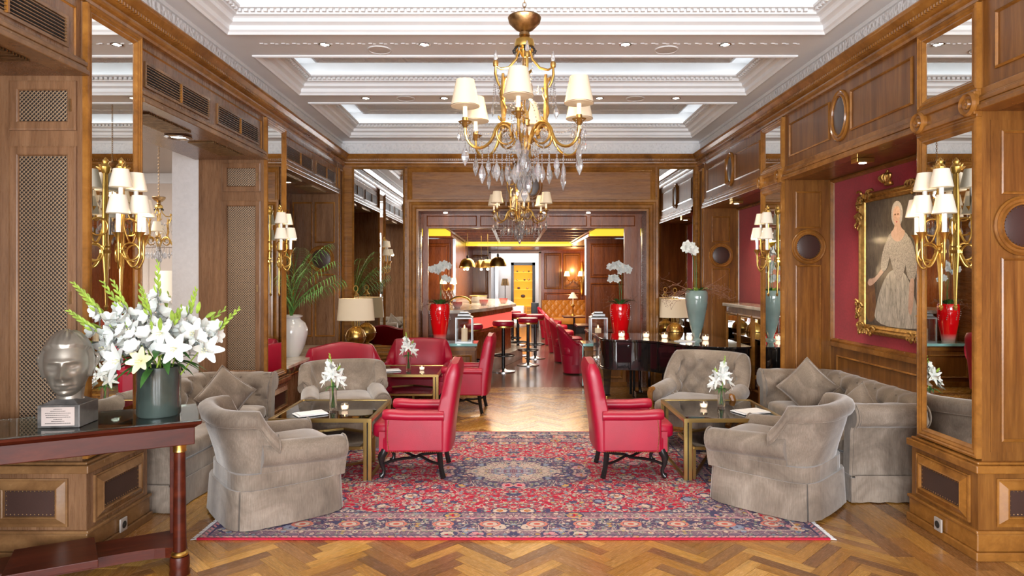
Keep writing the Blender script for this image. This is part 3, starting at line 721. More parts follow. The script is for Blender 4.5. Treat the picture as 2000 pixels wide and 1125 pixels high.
# stools
def stool(x, y, lab, first=[None]):
    if first[0]: return dup(first[0], (x,y,0), rnd.uniform(0,3), lab)
    t = thing('bar_stool', lab, 'stool', (x,y,0), 0, 'red topped stools at the bar'); first[0] = t
    MB().lathe([(.001,.76),(.165,.76),(.18,.775),(.185,.81),(.17,.84),(.12,.85),(.001,.852)], seg=28).build('seat', M['red'], t)
    MB().lathe([(.15,.735),(.172,.74),(.172,.765),(.15,.765)], seg=28).build('seat_rim', M['brass'], t)
    MB().lathe([(.001,.02),(.03,.02),(.028,.735),(.001,.735)]).build('pole', M['blackw'], t)
    MB().tube([(.18*cos(a),.18*sin(a),.27) for a in [2*pi*i/24 for i in range(24)]], .012, 6, True).bar((-.18,0,.27),(.18,0,.27),.012,.012).bar((0,-.18,.27),(0,.18,.27),.012,.012).build('foot_ring', M['blackw'], t)
    MB().lathe([(.001,0),(.20,0),(.20,.012),(.06,.03),(.03,.05),(.001,.05)], seg=28).build('base', M['chrome'], t); return t
for x, y, lb in ((-.66,10.4,'red topped bar stool nearest, in front of the candle lantern'), (-.17,11.1,'red topped bar stool at the corner of the lit counter'), (.26,11.9,'red topped bar stool standing furthest out in the aisle'),
    (.42,12.9,'red topped bar stool directly behind the one furthest out in the aisle'), (.09,13.3,'red topped bar stool at the tip of the marble counter'), (-.02,14.2,'rearmost red topped bar stool, half hidden behind the others')): stool(x, y, lb)
# tub chairs along the right of the aisle
def tub(x, y, lab, first=[None]):
    if first[0]: return dup(first[0], (x,y,0), R(90)+rnd.uniform(-.12,.12), lab)
    t = thing('tub_chair', lab, 'chair', (x,y,0), R(90), 'red leather chairs in the bar aisle'); first[0] = t
    m = MB(); secs = []
    for i in range(21):
        a = pi*(-.08+1.16*i/20); dx, dy = cos(a), sin(a); back = max(0, sin(a))**1.6
        h = .50+.30*back; r = .25; lean = .07*back
        P = lambda rr, z: (dx*rr, dy*(rr+lean*(z-.3)*2)*.95, z)
        secs.append([P(r+.03,.16), P(r+.04,.4), P(r+.055,h-.03), P(r+.03,h), P(r-.01,h), P(r-.03,h-.04), P(r-.02,.38), P(r-.02,.3)])
    m.loft(secs); m.build('back', M['red'], t)
    MB().soft(0,-.02,.30,.50,.52,.16,.35).build('seat', M['red'], t)
    MB().lathe([(.24,.02),(.26,.18),(.27,.30),(.001,.31)], seg=20, sq=.6).build('skirt', M['red'], t); return t
for x, y, lb in ((1.05,10.95,'red leather tub chair nearest in the bar aisle, beside the glass console'), (1.0,12.4,'second red leather tub chair in the bar aisle row'), (.98,13.9,'third red leather tub chair in the bar aisle row'),
    (.97,15.4,'fourth red leather tub chair in the bar aisle row'), (.95,17.0,'furthest red leather tub chair, before the orange banquette')): tub(x, y, lb)
for i, (x, y) in enumerate(((1.55,11.7),(1.5,13.1),(1.45,15.9))):
    lb = ['dark square bar table nearest the right candle lantern', 'dark square bar table halfway down the right side', 'dark square bar table in front of the orange banquette'][i]
    t = thing('bar_table', lb, 'table', (x,y,0), 0, 'dark tables in the bar'); MB().cb(0,0,.60,.55,.6,.035).build('table_top', M['mahog'], t, bevel=.008); MB().lathe([(.18,0),(.18,.02),(.03,.05),(.025,.58),(.1,.6)]).build('pedestal', M['blackw'], t)
# banquette with lattice tufting
t = thing('banquette', 'orange button-tufted banquette against the back wall of the bar', 'sofa', (1.42,18.6,0))
def tuft(u, v): return (abs(sin(pi*(u+v)/2))*abs(sin(pi*(u-v)/2)))**.45
m = MB(); nx, nz = 60, 20
m.loft([[( -.62+1.24*i/nx, .15-.04*tuft(i/nx*12, j/nz*4), .40+.50*j/nz) for i in range(nx+1)] for j in range(nz+1)], closed=False, cap=False); m.box(-.62,.15,.1,.62,.3,.9); m.build('tufted_back', M['yellowl'], t)
MB().soft(0,-.12,.25,1.24,.5,.2,.25).build('seat', M['yellowl'], t); MB().box(-.6,-.3,0,.6,.2,.26).build('base', M['blackw'], t)
# bar lamps
t = thing('table_lamp', 'small bar table lamp with patterned conical shade before the banquette', 'lamp', (1.42,15.9,.635))
MB().lathe([(.001,0),(.07,0),(.07,.01),(.02,.04),(.015,.2),(.05,.25),(.02,.28),(.001,.28)]).build('base', M['brass'], t); MB().lathe([(.012,.28),(.012,.42),(.001,.42)]).build('candle', M['candle'], t); MB().lathe([(.12,.42),(.03,.56)]).build('lamp_shade', M['shade'], t)
t = thing('floor_lamp', 'slim floor lamp with a small shade in the white corridor', 'lamp', (-.27,21.2,0)); MB().lathe([(.13,0),(.13,.02),(.012,.04),(.012,1.3),(.001,1.3)]).build('pole', M['blackw'], t); MB().lathe([(.14,1.28),(.09,1.5)]).build('lamp_shade', M['oldbrass'], t)
# lit cabinet
t = thing('display_cabinet', 'dark framed glass cabinet with amber lit shelves in the corridor', 'cabinet', (.33,23.0,0))
MB().box(-.42,0,0,.42,.4,.15).box(-.42,0,.15,-.32,.4,2.05).box(.32,0,.15,.42,.4,2.05).box(-.42,0,1.95,.42,.4,2.05).build('body', M['blackw'], t); MB().box(-.32,.3,.15,.32,.32,1.95).build('lit_back', M['oglow'], t)
for z in (.55,.8,1.1,1.4,1.7): MB().box(-.32,.04,z,.32,.3,z+.02).build('shelf', M['oglow'], t)
for i in range(9): MB().box(-.3+.21*(i%3),.02,.17+.12*(i//3),-.12+.21*(i%3),.06,.27+.12*(i//3)).build('drawer', M['yellowl'], t)
CUR = ['on the top shelf at the left', 'on the top shelf in the middle', 'on the top shelf at the right', 'on the second shelf at the left', 'on the second shelf in the middle', 'on the second shelf at the right', 'on the third shelf at the left', 'on the third shelf at the right', 'large and woven on the lowest shelf']
for i, (x, z, s_) in enumerate(((-.2,1.72,.05),(.02,1.72,.04),(.2,1.72,.05),(-.2,1.42,.05),(.05,1.42,.06),(.2,1.42,.07),(-.15,1.12,.08),(.15,1.12,.06),(0,.82,.12))):
    o = MB().soft(x+.33,23.15,z,s_*1.3,s_*.8,s_*1.0,.9).build('cabinet_curio', M['oldbrass' if i%2 else 'brownl']); tag(o, 'dark object in the amber lit cabinet, '+CUR[i], 'ornament', 'ornaments in the lit cabinet')
o = MB().box(-.66,23.9,.2,-.55,23.99,2.0).build('wall_panel_frame', M['chrome']); tag(o, 'narrow framed strip on the white corridor wall', 'picture')
t = thing('corridor_cabinet', 'low black cabinet at the foot of the corridor', 'cabinet', (.75,20.8,0)); MB().box(-.2,-.2,0,.2,.2,.75).build('body', M['blackw'], t, bevel=.01); MB().box(-.16,-.215,.1,.16,-.2,.65).build('door', M['blackw'], t)
t = thing('white_chair', 'white upholstered chair beyond the tip of the bar counter', 'chair', (.08,15.2,0), R(60))
m = MB(); m.loft([[( .24*cos(a)*k, .24*sin(a)*k, z) for k, z in ((1.0,.5),(1.12,.88),(1.05,.9),(.92,.86),(.85,.5))] for a in [pi*(-.05+1.1*i/14) for i in range(15)]]); m.build('back', M['ceramic'], t); MB().soft(0,0,.42,.46,.46,.14,.4).build('seat', M['ceramic'], t); MB().lathe([(.2,0),(.2,.02),(.03,.04),(.03,.44)]).build('pedestal', M['chrome'], t)
# things on the counter
for i, (x, y, lb) in enumerate(((-.95,11.3,'red glass bowl on the bar, behind the red vase'),(-.55,12.3,'red glass bowl in the middle of the bar top'),(-.2,13.1,'red glass bowl near the tip of the bar top'))):
    o = MB().lathe([(.001,.004),(.05,.0),(.08,.05),(.085,.10),(.078,.10),(.07,.05),(.001,.02)]).build('glass_bowl', M['redvase']); o.location = (x,y,1.05); tag(o, lb, 'bowl', 'red bowls on the bar')
t = thing('ice_bucket', 'ribbed metal bucket standing on the bar counter', 'bucket', (-.72,13.6,1.05)); MB().lathe([(.001,0),(.16,0),(.18,.13),(.17,.13),(.15,.02),(.001,.02)], seg=30).build('body', M['chrome'], t); MB().tube([(.18*cos(a),.18*sin(a),.13) for a in [2*pi*i/24 for i in range(24)]], .008, 6, True).build('rim', M['brass'], t)
t = thing('copper_tap', 'arched brass beer tap on the bar counter', 'tap', (-1.0,12.4,1.05)); MB().tube(bez((-.2,0,0),(-.2,0,.2),(.2,0,.2),(.2,0,.02)), .02, 8).build('spout', M['brass'], t); MB().lathe([(.04,0),(.03,.03),(.02,.05)], -.2, 0, 0).build('base', M['brass'], t)
# pendants
def pendant(x, y, z, s_, lab, first=[None]):
    if first[0]: 
        d = dup(first[0], (x,y,z), 0, lab, scale=s_); return d
    t = thing('pendant_lamp', lab, 'pendant lamp', (x,y,z), 0, 'brass dome pendants over the bar'); first[0] = t
    MB().lathe([(.02,.16),(.06,.155),(.11,.12),(.14,.06),(.15,0),(.143,0),(.13,.06),(.10,.11),(.05,.145)], seg=28).build('dome', M['brass'], t)
    MB().lathe([(.018,.15),(.018,.2),(.01,.22)]).build('cap', M['blackw'], t); MB().tube([(0,0,.2),(0,0,.72)], .003, 5).build('cord', M['brass'], t); MB().ball(0,0,-.04,.028).build('bulb', M['bulb'], t); return t
for x, y, z, s_, lb in ((-.27,11.5,1.76,1.0,'brass dome pendant nearest, hanging before the white doorway'), (-.86,12.4,1.76,1.0,'brass dome pendant furthest to the left over the bar'), (-.65,13.4,1.76,.95,'brass dome pendant in the middle of the bar cluster'), (-.50,12.9,1.76,.95,'brass dome pendant next to the nearest one'), (-1.05,14.2,1.76,.8,'small brass dome pendant behind the leftmost one')): pendant(x, y, z, s_, lb)
t = thing('wall_sconce', 'two-light crystal sconce glowing on the back wall of the bar', 'sconce', (1.75,19.42,1.5))
for sx in (-1, 1):
    MB().tube(bez((0,0,0),(sx*.1,-.05,-.1),(sx*.2,-.1,-.05),(sx*.2,-.1,.06)), .012, 6).build('arm', M['brass'], t); MB().lathe([(.085,.08),(.055,.22)], sx*.2, -.1, 0, 14).build('lamp_shade', glow('bar_sconce_shade', (.9,.7,.4), (1,.65,.28), 3.0) if sx < 0 else bpy.data.materials['bar_sconce_shade'], t)
for q in range(5): MB().lathe([(.001,-.05),(.014,-.02),(.001,.03)], -.2+.1*q, -.1, -.05-.03*(q%2), 6, smooth=False).build('crystal_drop', M['crystal'], t)
t = thing('wall_sconce', 'crystal sconce on the left side of the bar behind the orchid', 'sconce', (-1.30,13.38,1.35))
for sx in (-1, 1): MB().tube(bez((0,0,0),(sx*.05,-.05,-.1),(sx*.1,-.1,-.05),(sx*.1,-.1,.06)), .012, 6).build('arm', M['brass'], t); MB().lathe([(.07,.08),(.045,.2)], sx*.1, -.1, 0, 14).build('lamp_shade', bpy.data.materials['bar_sconce_shade'], t)
for q in range(9): MB().lathe([(.001,-.06),(.016,-.02),(.001,.03)], -.12+.03*q, -.1, -.06-.05*(q%3), 6, smooth=False).build('crystal_drop', M['crystal'], t)
point('bar_sconce_light', (1.75,19.1,1.75), 18, (1,.6,.25)); point('bar_counter_light', (-.7,12.6,1.7), 14, (1,.7,.4))
t = thing('oval_mirror', 'tall oval brass framed mirror on the right bar wall', 'mirror', (1.985,19.15,1.5)); m = MB(); disc(m, (0,0,0), (0,1,0), (0,0,1), (-1,0,0), .3, .5, prof=((0,0),(0,.03),(-.04,.03),(-.05,.01))); m.build('frame', M['brass'], t); m = MB(); disc(m, (-.008,0,0), (0,1,0), (0,0,1), (-1,0,0), .25, .45, prof=((0,0),(-.24,0))); m.build('glass', M['mirror'], t)
# ================================================================ rug
def rugmat(hx, hy):
    t = NT('persian_rug'); v = t.coord('Object'); sp = t.n('ShaderNodeSeparateXYZ'); t.l(v, sp.inputs[0])
    X, Y = sp.outputs[0], sp.outputs[1]
    ax, ay = t.math('ABSOLUTE', X), t.math('ABSOLUTE', Y)
    cm = t.n('ShaderNodeCombineXYZ'); t.l(ax, cm.inputs[0]); t.l(ay, cm.inputs[1]); V = cm.outputs[0]      # mirror-symmetric design
    def vor(scale, feat='F1', off=0, sy=1.0):
        mp = t.n('ShaderNodeMapping'); t.l(V, mp.inputs[0]); mp.inputs['Scale'].default_value = (scale, scale*sy, 1); mp.inputs['Location'].default_value = (off, off*.7, 0)
        nd = t.n('ShaderNodeTexVoronoi', feature=feat); t.l(mp.outputs[0], nd.inputs['Vector']); nd.inputs['Scale'].default_value = 1; nd.inputs['Randomness'].default_value = .75; return nd
    def rosette(scale, off, sy=1.0):
        a = vor(scale, 'F1', off, sy); return a.outputs['Distance'], a.outputs['Color']
    def band(x, lo, hi): return t.math('MULTIPLY', t.math('GREATER_THAN', x, lo), t.math('LESS_THAN', x, hi))
    RED, NAVY, CREAM, PINK, BLUE, GOLD, GREEN = (.48,.004,.035), (.06,.065,.14), (.62,.52,.42), (.62,.30,.32), (.25,.31,.42), (.55,.36,.12), (.22,.27,.20)
    # distances to the edge
    ex = t.math('SUBTRACT', hx, ax); ey = t.math('SUBTRACT', hy, ay); e = t.math('MINIMUM', ex, ey)
    # background regions
    nz = t.math('MULTIPLY', t.math('SUBTRACT', t.noise(V, 7, 3), .5), .18)
    med = t.math('ADD', t.math('SQRT', t.math('ADD', t.math('POWER', t.math('DIVIDE', ax, .62), 2.0), t.math('POWER', t.math('DIVIDE', ay, .44), 2.0))), nz)
    cor = t.math('ADD', t.math('SQRT', t.math('ADD', t.math('POWER', t.math('DIVIDE', ax, hx-.28), 2.0), t.math('POWER', t.math('DIVIDE', ay, hy-.22), 2.0))), nz)
    bg = t.mix(t.math('GREATER_THAN', cor, 1.02), RED, NAVY)
    bg = t.mix(t.math('LESS_THAN', med, 1.0), bg, NAVY); bg = t.mix(t.math('LESS_THAN', med, .62), bg, (.50,.44,.36)); bg = t.mix(t.math('LESS_THAN', med, .30), bg, BLUE)
    bg = t.mix(t.math('LESS_THAN', e, .44), bg, (.30,.20,.24)); bg = t.mix(t.math('LESS_THAN', e, .34), bg, NAVY); bg = t.mix(t.math('LESS_THAN', e, .13), bg, (.24,.17,.22))
    # vines
    w1 = t.math('ABSOLUTE', t.math('SUBTRACT', t.noise(V, 13, 2, .5, 1.2), .5)); vine = t.math('LESS_THAN', w1, .022)
    w2 = t.math('ABSOLUTE', t.math('SUBTRACT', t.noise(V, 21, 2, .5, .6), .5)); vine2 = t.math('LESS_THAN', w2, .03)
    col = t.mix(vine2, bg, (.16,.10,.14)); col = t.mix(vine, col, (.58,.46,.38))
    # palmettes in two sizes, ringed
    for scale, off, r1, r2, r3, a, b, c_ in ((6.2, 0, .40, .30, .15, NAVY, CREAM, PINK), (15, 3.3, .38, .29, .12, (.20,.10,.14), CREAM, PINK), (24, 7.1, .36, .24, .0, GREEN, (.52,.46,.44), BLUE)):
        d, cc = rosette(scale, off); s2 = t.n('ShaderNodeSeparateColor'); t.l(cc, s2.inputs[0]); q = s2.outputs[0]
        ripple = t.math('ADD', d, t.math('MULTIPLY', t.math('SUBTRACT', t.noise(V, 45, 2), .5), .22))
        var = t.ramp(q, [(0, b), (.34, c_), (.55, GOLD), (.68, b), (.84, BLUE)], 'CONSTANT')
        col = t.mix(t.math('LESS_THAN', ripple, r1), col, a); col = t.mix(t.math('LESS_THAN', ripple, r2), col, var); col = t.mix(t.math('LESS_THAN', ripple, r3), col, t.ramp(s2.outputs[1], [(0, RED), (.5, NAVY), (.8, (.5,.16,.04))], 'CONSTANT'))
    # big border rosettes
    for along, acr in ((ax, ey), (ay, ex)):
        u = t.math('SUBTRACT', t.math('FRACT', t.math('DIVIDE', along, .30)), .5); vv = t.math('DIVIDE', t.math('SUBTRACT', acr, .235), .30)
        rr = t.math('SQRT', t.math('ADD', t.math('POWER', u, 2.0), t.math('POWER', t.math('MULTIPLY', vv, 1.3), 2.0)))
        inb = band(acr, .13, .34); inb = t.math('MULTIPLY', inb, t.math('LESS_THAN', acr, t.math('ADD', e, .001)))
        col = t.mix(t.math('MULTIPLY', inb, band(rr, .17, .23)), col, (.60,.22,.16)); col = t.mix(t.math('MULTIPLY', inb, t.math('LESS_THAN', rr, .15)), col, (.60,.50,.40)); col = t.mix(t.math('MULTIPLY', inb, t.math('LESS_THAN', rr, .07)), col, (.55,.12,.08))
    # guard stripes
    for p, c_ in ((.13, CREAM), (.34, PINK), (.44, NAVY), (.05, NAVY)): col = t.mix(band(e, p-.006, p+.006), col, c_)
    dots = t.math('GREATER_THAN', t.math('SINE', t.math('MULTIPLY', t.math('ADD', ax, ay), 160.0)), .0); col = t.mix(t.math('MULTIPLY', dots, band(e, .012, .04)), col, PINK)
    col = t.mix(t.math('LESS_THAN', ey, .014), col, (.45,.008,.04))
    fine = t.noise(v, 260, 2); col = t.mix(.22, col, t.ramp(fine, [(.3, (.05,.04,.05)), (.5, (.5,.3,.32)), (.7, (.85,.78,.72))]), 'OVERLAY')
    col = t.mix(.04, col, (.62,.42,.44)); t.set(base=col, rough=.95, spec=.05); t.bump(fine, .3, .004); return t.m
hx, hy = 1.915, 1.38
m = MB().box(-hx, -hy, 0, hx, hy, .011)
rug = m.build('rug', rugmat(hx, hy)); rug.location = (0, 5.40, .001); tag(rug, 'red and navy Persian rug with floral medallion under the seating', 'rug')
m = MB()
for s_ in (-1, 1):
    y = -hy
    while y < hy: m.bar((s_*hx, y, .006), (s_*(hx+.035), y+rnd.uniform(-.008,.008), .003), .005, .003); y += .012
m.build('fringe', M['paper'], rug, kind='stuff')

# ================================================================ upholstery helpers
def shell(path, prof, tuftf=None):
    """sweep an upright section along a plan path. path: (x, y, nx, ny, h, k) outward normal n; prof(h, k) -> [(a, z)]"""
    secs = []
    for i, (x, y, nx, ny, h, k) in enumerate(path):
        pr = prof(h, k); ring = []
        for j, (a, z) in enumerate(pr):
            if tuftf: a = tuftf(i, j, a, z)
            ring.append((x+nx*a, y+ny*a, z))
        secs.append(ring)
    return secs
def plan_se(hx_, hy_, a0, a1, n, e=.55, cx=0, cy=0):
    P = []
    for i in range(n+1):
        a = a0+(a1-a0)*i/n; c, s_ = cos(a), sin(a)
        x = hx_*math.copysign(abs(c)**e, c); y = hy_*math.copysign(abs(s_)**e, s_)
        nx_, ny_ = math.copysign(abs(c)**(2-e), c)/hx_, math.copysign(abs(s_)**(2-e), s_)/hy_; L = sqrt(nx_*nx_+ny_*ny_) or 1
        P.append((cx+x, cy+y, nx_/L, ny_/L, a))
    return P
def skirt(parent, hx_, hy_, z1, mat, e=.42, cy=0, flare=.02, corners=(45,135,225,315)):
    cs = list(corners)+[corners[0]+360]
    for a, b in zip(cs[:-1], cs[1:]):
        pts = plan_se(hx_, hy_, R(a+1.6), R(b-1.6), 22, e, 0, cy)
        secs = [[(x-nx*.02, y-ny*.02, z1), (x+nx*.0, y+ny*.0, z1+.004), (x+nx*.006, y+ny*.006, z1-.01), (x+nx*flare*(1+.12*sin(i*1.3)), y+ny*flare*(1+.12*sin(i*1.3)), .008), (x+nx*(flare-.02), y+ny*(flare-.02), .008)] for i, (x, y, nx, ny, _) in enumerate(pts)]
        MB().loft(secs).build('skirt_panel', M[mat], parent)
    MB().loft([[(x*.975, cy+(y-cy)*.975, z) for x, y, _, _, _ in plan_se(hx_, hy_, 0, 2*pi*.985, 40, e, 0, cy)] for z in (.01, z1)]).build('skirt_lining', M[mat], parent)
def pipe(parent, pts, r=.0055, mat='velvet'): return MB().tube(pts, r, 6).build('piping', M[mat], parent)
def cushion(mb, x, y, z, sx, sy, sz): mb.soft(x, y, z, sx, sy, sz, .45, .28, 32, 14)

def grey_armchair(lab, loc, rz):
    t = thing('armchair', lab, 'armchair', loc, rz, 'grey velvet armchairs around the lounge tables')
    zs = .24
    skirt(t, .372, .372, zs, 'velvet')
    MB().prism([(p[0]*.97, p[1]*.97) for p in plan_se(.365, .365, 0, 2*pi*.985, 40, .42)], zs-.02, .34).build('seat_frame', M['velvet'], t)
    m = MB(); cushion(m, 0, -.06, .30, .50, .62, .17); m.build('seat_cushion', M['velvet'], t)
    # wrap-around back
    def prof(h, k):
        o = .0+.075*k; zr = h-.065
        P = [(-.03, zs), (-.01+.3*o, .42), (.008+.7*o, .58), (.0+o, zr-.04)]
        for q in range(9):
            a = R(-50+q*30); P.append((-.02+o+.062*cos(a), zr+.06*sin(a)))
        P += [(-.095+.6*o, zr-.10), (-.11+.2*o, .50), (-.10, .40), (-.09, zs)]
        return P
    path = []
    for x, y, nx, ny, a in plan_se(.355, .355, R(8), R(172), 40, .62):
        s_ = max(0, sin(a)); w_ = min(1, (s_/.42))
        path.append((x, y, nx, ny, (.555+.20*(w_**1.5 if w_<1 else 1)-.015*(1-s_)), .35+.65*s_))
    secs = shell(path, prof); MB().loft(secs).build('backrest', M['velvet'], t)
    pipe(t, [Vector(q[4])+Vector((0,0,.004)) for q in secs]); pipe(t, [Vector(p)*1.0 for p in secs[0][1:8]]); pipe(t, [Vector(p) for p in secs[-1][1:8]])
    # rolled arms
    for s_ in (-1, 1):
        secs = []; ys = [.20, .12, .0, -.12, -.24, -.31, -.345, -.36, -.368]
        for i, y in enumerate(ys):
            tt = (.20-y)/.6; zc = .455-.035*tt; r = .085*(1 if i < 6 else (.97, .84, .45)[i-6]); xo = s_*(.305+.01*tt); w2 = .055*(1 if i < 6 else (.98,.9,.7)[i-6])
            ring = [(s_*.338, y if i < 6 else y+.01, zs), (xo+s_*.045, y, zc-r*.9)]
            for q in range(11): a = R(-40+q*26); ring.append((xo+s_*(r*cos(a)+.01), y, zc+r*sin(a)))
            ring += [(xo-s_*.05, y, zc-r*1.0), (s_*.24, y if i < 6 else y+.01, zs)]
            secs.append(ring)
        MB().loft(secs).build('armrest', M['velvet'], t)
        c0 = Vector((s_*.325, -.368, .438)); pipe(t, [c0+Vector((s_*.07*cos(R(a)), .012, .07*sin(R(a)))) for a in range(-60, 250, 20)])
    return t
ga = grey_armchair('grey velvet armchair at the front left, seen from behind, on the rug corner', (-1.64, 4.58, .012), R(128))
dup(ga, (1.88, 4.74, .012), R(226), 'grey velvet armchair at the front right, back turned, beside the sofa with two cushions')
dup(ga, (-1.63, 6.42, 0), R(18), 'grey velvet armchair behind the left glass table, facing the camera')

def sofa(lab, loc, rz, L=1.85, D=.78):
    t = thing('sofa', lab, 'sofa', loc, rz, 'grey tufted sofas in the side bays')
    hl, zs, h0 = L/2, .17, .70
    y0, y1 = -D/2, D/2; rc = .16; path = []
    def seg(x, y, nx, ny): path.append((x, y, nx, ny, h0, 1))
    for i in range(14): seg(-hl+.02, y0+.06+(y1-rc-y0-.06)*i/13, -1, 0)
    for i in range(1, 10): a = pi-(pi/2)*i/10; seg(-hl+.02+rc+rc*cos(a), y1-rc+rc*sin(a), cos(a), sin(a))
    nb = 60
    for i in range(nb+1): seg(-hl+.02+rc+(L-.04-2*rc)*i/nb, y1, 0, 1)
    for i in range(1, 10): a = pi/2-(pi/2)*i/10; seg(hl-.02-rc+rc*cos(a), y1-rc+rc*sin(a), cos(a), sin(a))
    for i in range(14): seg(hl-.02, y1-rc-(y1-rc-y0-.06)*i/13, 1, 0)
    # arc length for tufting
    S_ = [0]
    for a, b in zip(path[:-1], path[1:]): S_.append(S_[-1]+sqrt((a[0]-b[0])**2+(a[1]-b[1])**2))
    outer = [(-.03, zs), (-.02, .35), (-.01, .50), (.0, h0-.17)]
    roll = [(.01+.085*cos(R(a)), h0-.088+.085*sin(R(a))) for a in range(-60, 151, 21)]
    inner = [(-.10-.03*((h0-.11-z)/(h0-.38))-.0, z) for z in [h0-.11-(h0-.11-.34)*q/16 for q in range(17)]]+[(-.14, zs)]
    PR = outer+roll+inner; cum = [0]
    for a, b in zip(PR[:-1], PR[1:]): cum.append(cum[-1]+sqrt((a[0]-b[0])**2+(a[1]-b[1])**2))
    k0 = len(outer)
    def tf(i, j, a, z):
        if j < k0+3 or j >= len(PR)-1: return a + (.006*abs(sin(S_[i]*pi/.15)) if k0 <= j < k0+3 else 0)
        u = S_[i]/.15; v = (cum[j]-cum[k0+3])/.115
        if v < 1: return a-.012*abs(sin(pi*u/1))**.6*v+(-.012)*(1-v)
        return a-.062*tuft(u, v+.0)+.018
    secs = shell(path, lambda h, k: PR, tf)
    MB().loft(secs).build('tufted_shell', M['velvet'], t, ang=60)
    m = MB()                       # covered buttons
    for i, (x, y, nx, ny, _, _) in enumerate(path):
        pass
    kmax = int(S_[-1]/.15)
    for k in range(1, kmax):
        for v in (2, 3):
            if (k+v) % 2: continue
            i = min(range(len(S_)), key=lambda q: abs(S_[q]-k*.15)); tj = v*.115+cum[k0+3]; j = min(range(len(cum)), key=lambda q: abs(cum[q]-tj))
            x, y, nx, ny, _, _ = path[i]; a, z = PR[j]; m.ball(x+nx*(a+.004), y+ny*(a+.004), z, .011, 8, 6)
    m.build('button', M['velvet'], t, kind='stuff')
    for s_ in (-1, 1):              # arm fronts
        m = MB(); x = s_*(hl-.02); ring = [(x+s_*a, y0+.058, z) for a, z in PR]; ring2 = [(x+s_*(a*.86-.005), y0+.035, z*.98+.005) for a, z in PR]
        m.loft([ring, ring2]); m.build('arm_front', M['velvet'], t)
        pipe(t, [(x+s_*a, y0+.05, z) for a, z in PR[3:k0+11]])
    MB().box(-hl+.1, y0+.05, zs-.02, hl-.1, y1-.1, .30).build('seat_frame', M['velvet'], t, bevel=.01)
    n = 2; cw_ = (L-.30)/n
    for i in range(n):
        m = MB(); cushion(m, -hl+.15+cw_*(i+.5), -.06, .29, cw_-.005, D-.19, .14); m.build('seat_cushion', M['velvet'], t)
    # skirt panels
    for (a, b, p) in (((-hl, y0+.03), (hl, y0+.03), 'f'), ((-hl-.0, y0+.05), (-hl-.0, y1-.02), 'l'), ((hl+.0, y0+.05), (hl+.0, y1-.02), 'r')):
        n_ = 30; out = {'f': (0,-1), 'l': (-1,0), 'r': (1,0)}[p]; secs = []
        for i in range(n_+1):
            x = a[0]+(b[0]-a[0])*i/n_; y = a[1]+(b[1]-a[1])*i/n_; f_ = .012+.006*sin(i*1.1)
            secs.append([(x, y, .19), (x+out[0]*.004, y+out[1]*.004, .19), (x+out[0]*f_, y+out[1]*f_, .008), (x+out[0]*(f_-.01), y+out[1]*(f_-.01), .008)])
        MB().loft(secs, smooth=True).build('skirt_panel', M['velvet'], t)
    for s_ in (-1, 1): MB().cb(s_*(hl+.012), y0+.03, .01, .02, .03, .17).build('kick_pleat', M['velvet'], t)
    return t
so = sofa('tufted grey velvet sofa in the right bay below the portrait', (2.72, 5.58, 0), R(-90), 1.80, .74)
dup(so, (-2.60, 5.38, 0), R(88), 'tufted grey velvet sofa in the left opening, partly behind the console table')
def pillow(lab, loc, rx, rz, s_=.45, ry=45, th=.16):
    t = thing('cushion', lab, 'cushion', loc, rz, 'velvet cushions standing on the sofas')
    m = MB(); n = 18; Mt = Matrix.Rotation(R(rx), 4, 'X') @ Matrix.Rotation(R(ry), 4, 'Y'); fr, bk = [], []
    for i in range(n+1):
        for j in range(n+1):
            u, v = i/n*2-1, j/n*2-1; p = 1-.07*(1-u*u)*1.0; q = 1-.07*(1-v*v)
            th_ = th/2*((1-abs(u)**2.6)*(1-abs(v)**2.6))**.55; x, z = u*s_/2*q, v*s_/2*p
            fr.append(Mt@Vector((x, -th_, z))); bk.append(Mt@Vector((x, th_, z)))
    m.add(fr, [(i*(n+1)+j, (i+1)*(n+1)+j, (i+1)*(n+1)+j+1, i*(n+1)+j+1) for i in range(n) for j in range(n)], True)
    m.add(bk, [(i*(n+1)+j+1, (i+1)*(n+1)+j+1, (i+1)*(n+1)+j, i*(n+1)+j) for i in range(n) for j in range(n)], True)
    m.build('cover', M['velvet'], t, ang=80)
    e = [(u, -1) for u in [i/n*2-1 for i in range(n)]]+[(1, u) for u in [i/n*2-1 for i in range(n)]]+[(-u, 1) for u in [i/n*2-1 for i in range(n)]]+[(-1, -u) for u in [i/n*2-1 for i in range(n)]]
    MB().tube([Mt@Vector((u*s_/2*(1-.07*(1-v*v)), 0, v*s_/2*(1-.07*(1-u*u)))) for u, v in e], .006, 6, True).build('piping', M['velvet'], t); return t
pillow('diamond-set grey velvet cushion at the far end of the left sofa', (-2.42, 5.60, .60), -16, R(38), .35, 42)
pillow('larger diamond-set grey velvet cushion at the far end of the right sofa', (2.64, 5.98, .60), -18, R(-38), .38, 40)
pillow('smaller grey velvet cushion at the near end of the right sofa, above its armrest', (2.72, 5.26, .54), -14, R(-70), .32, 44)

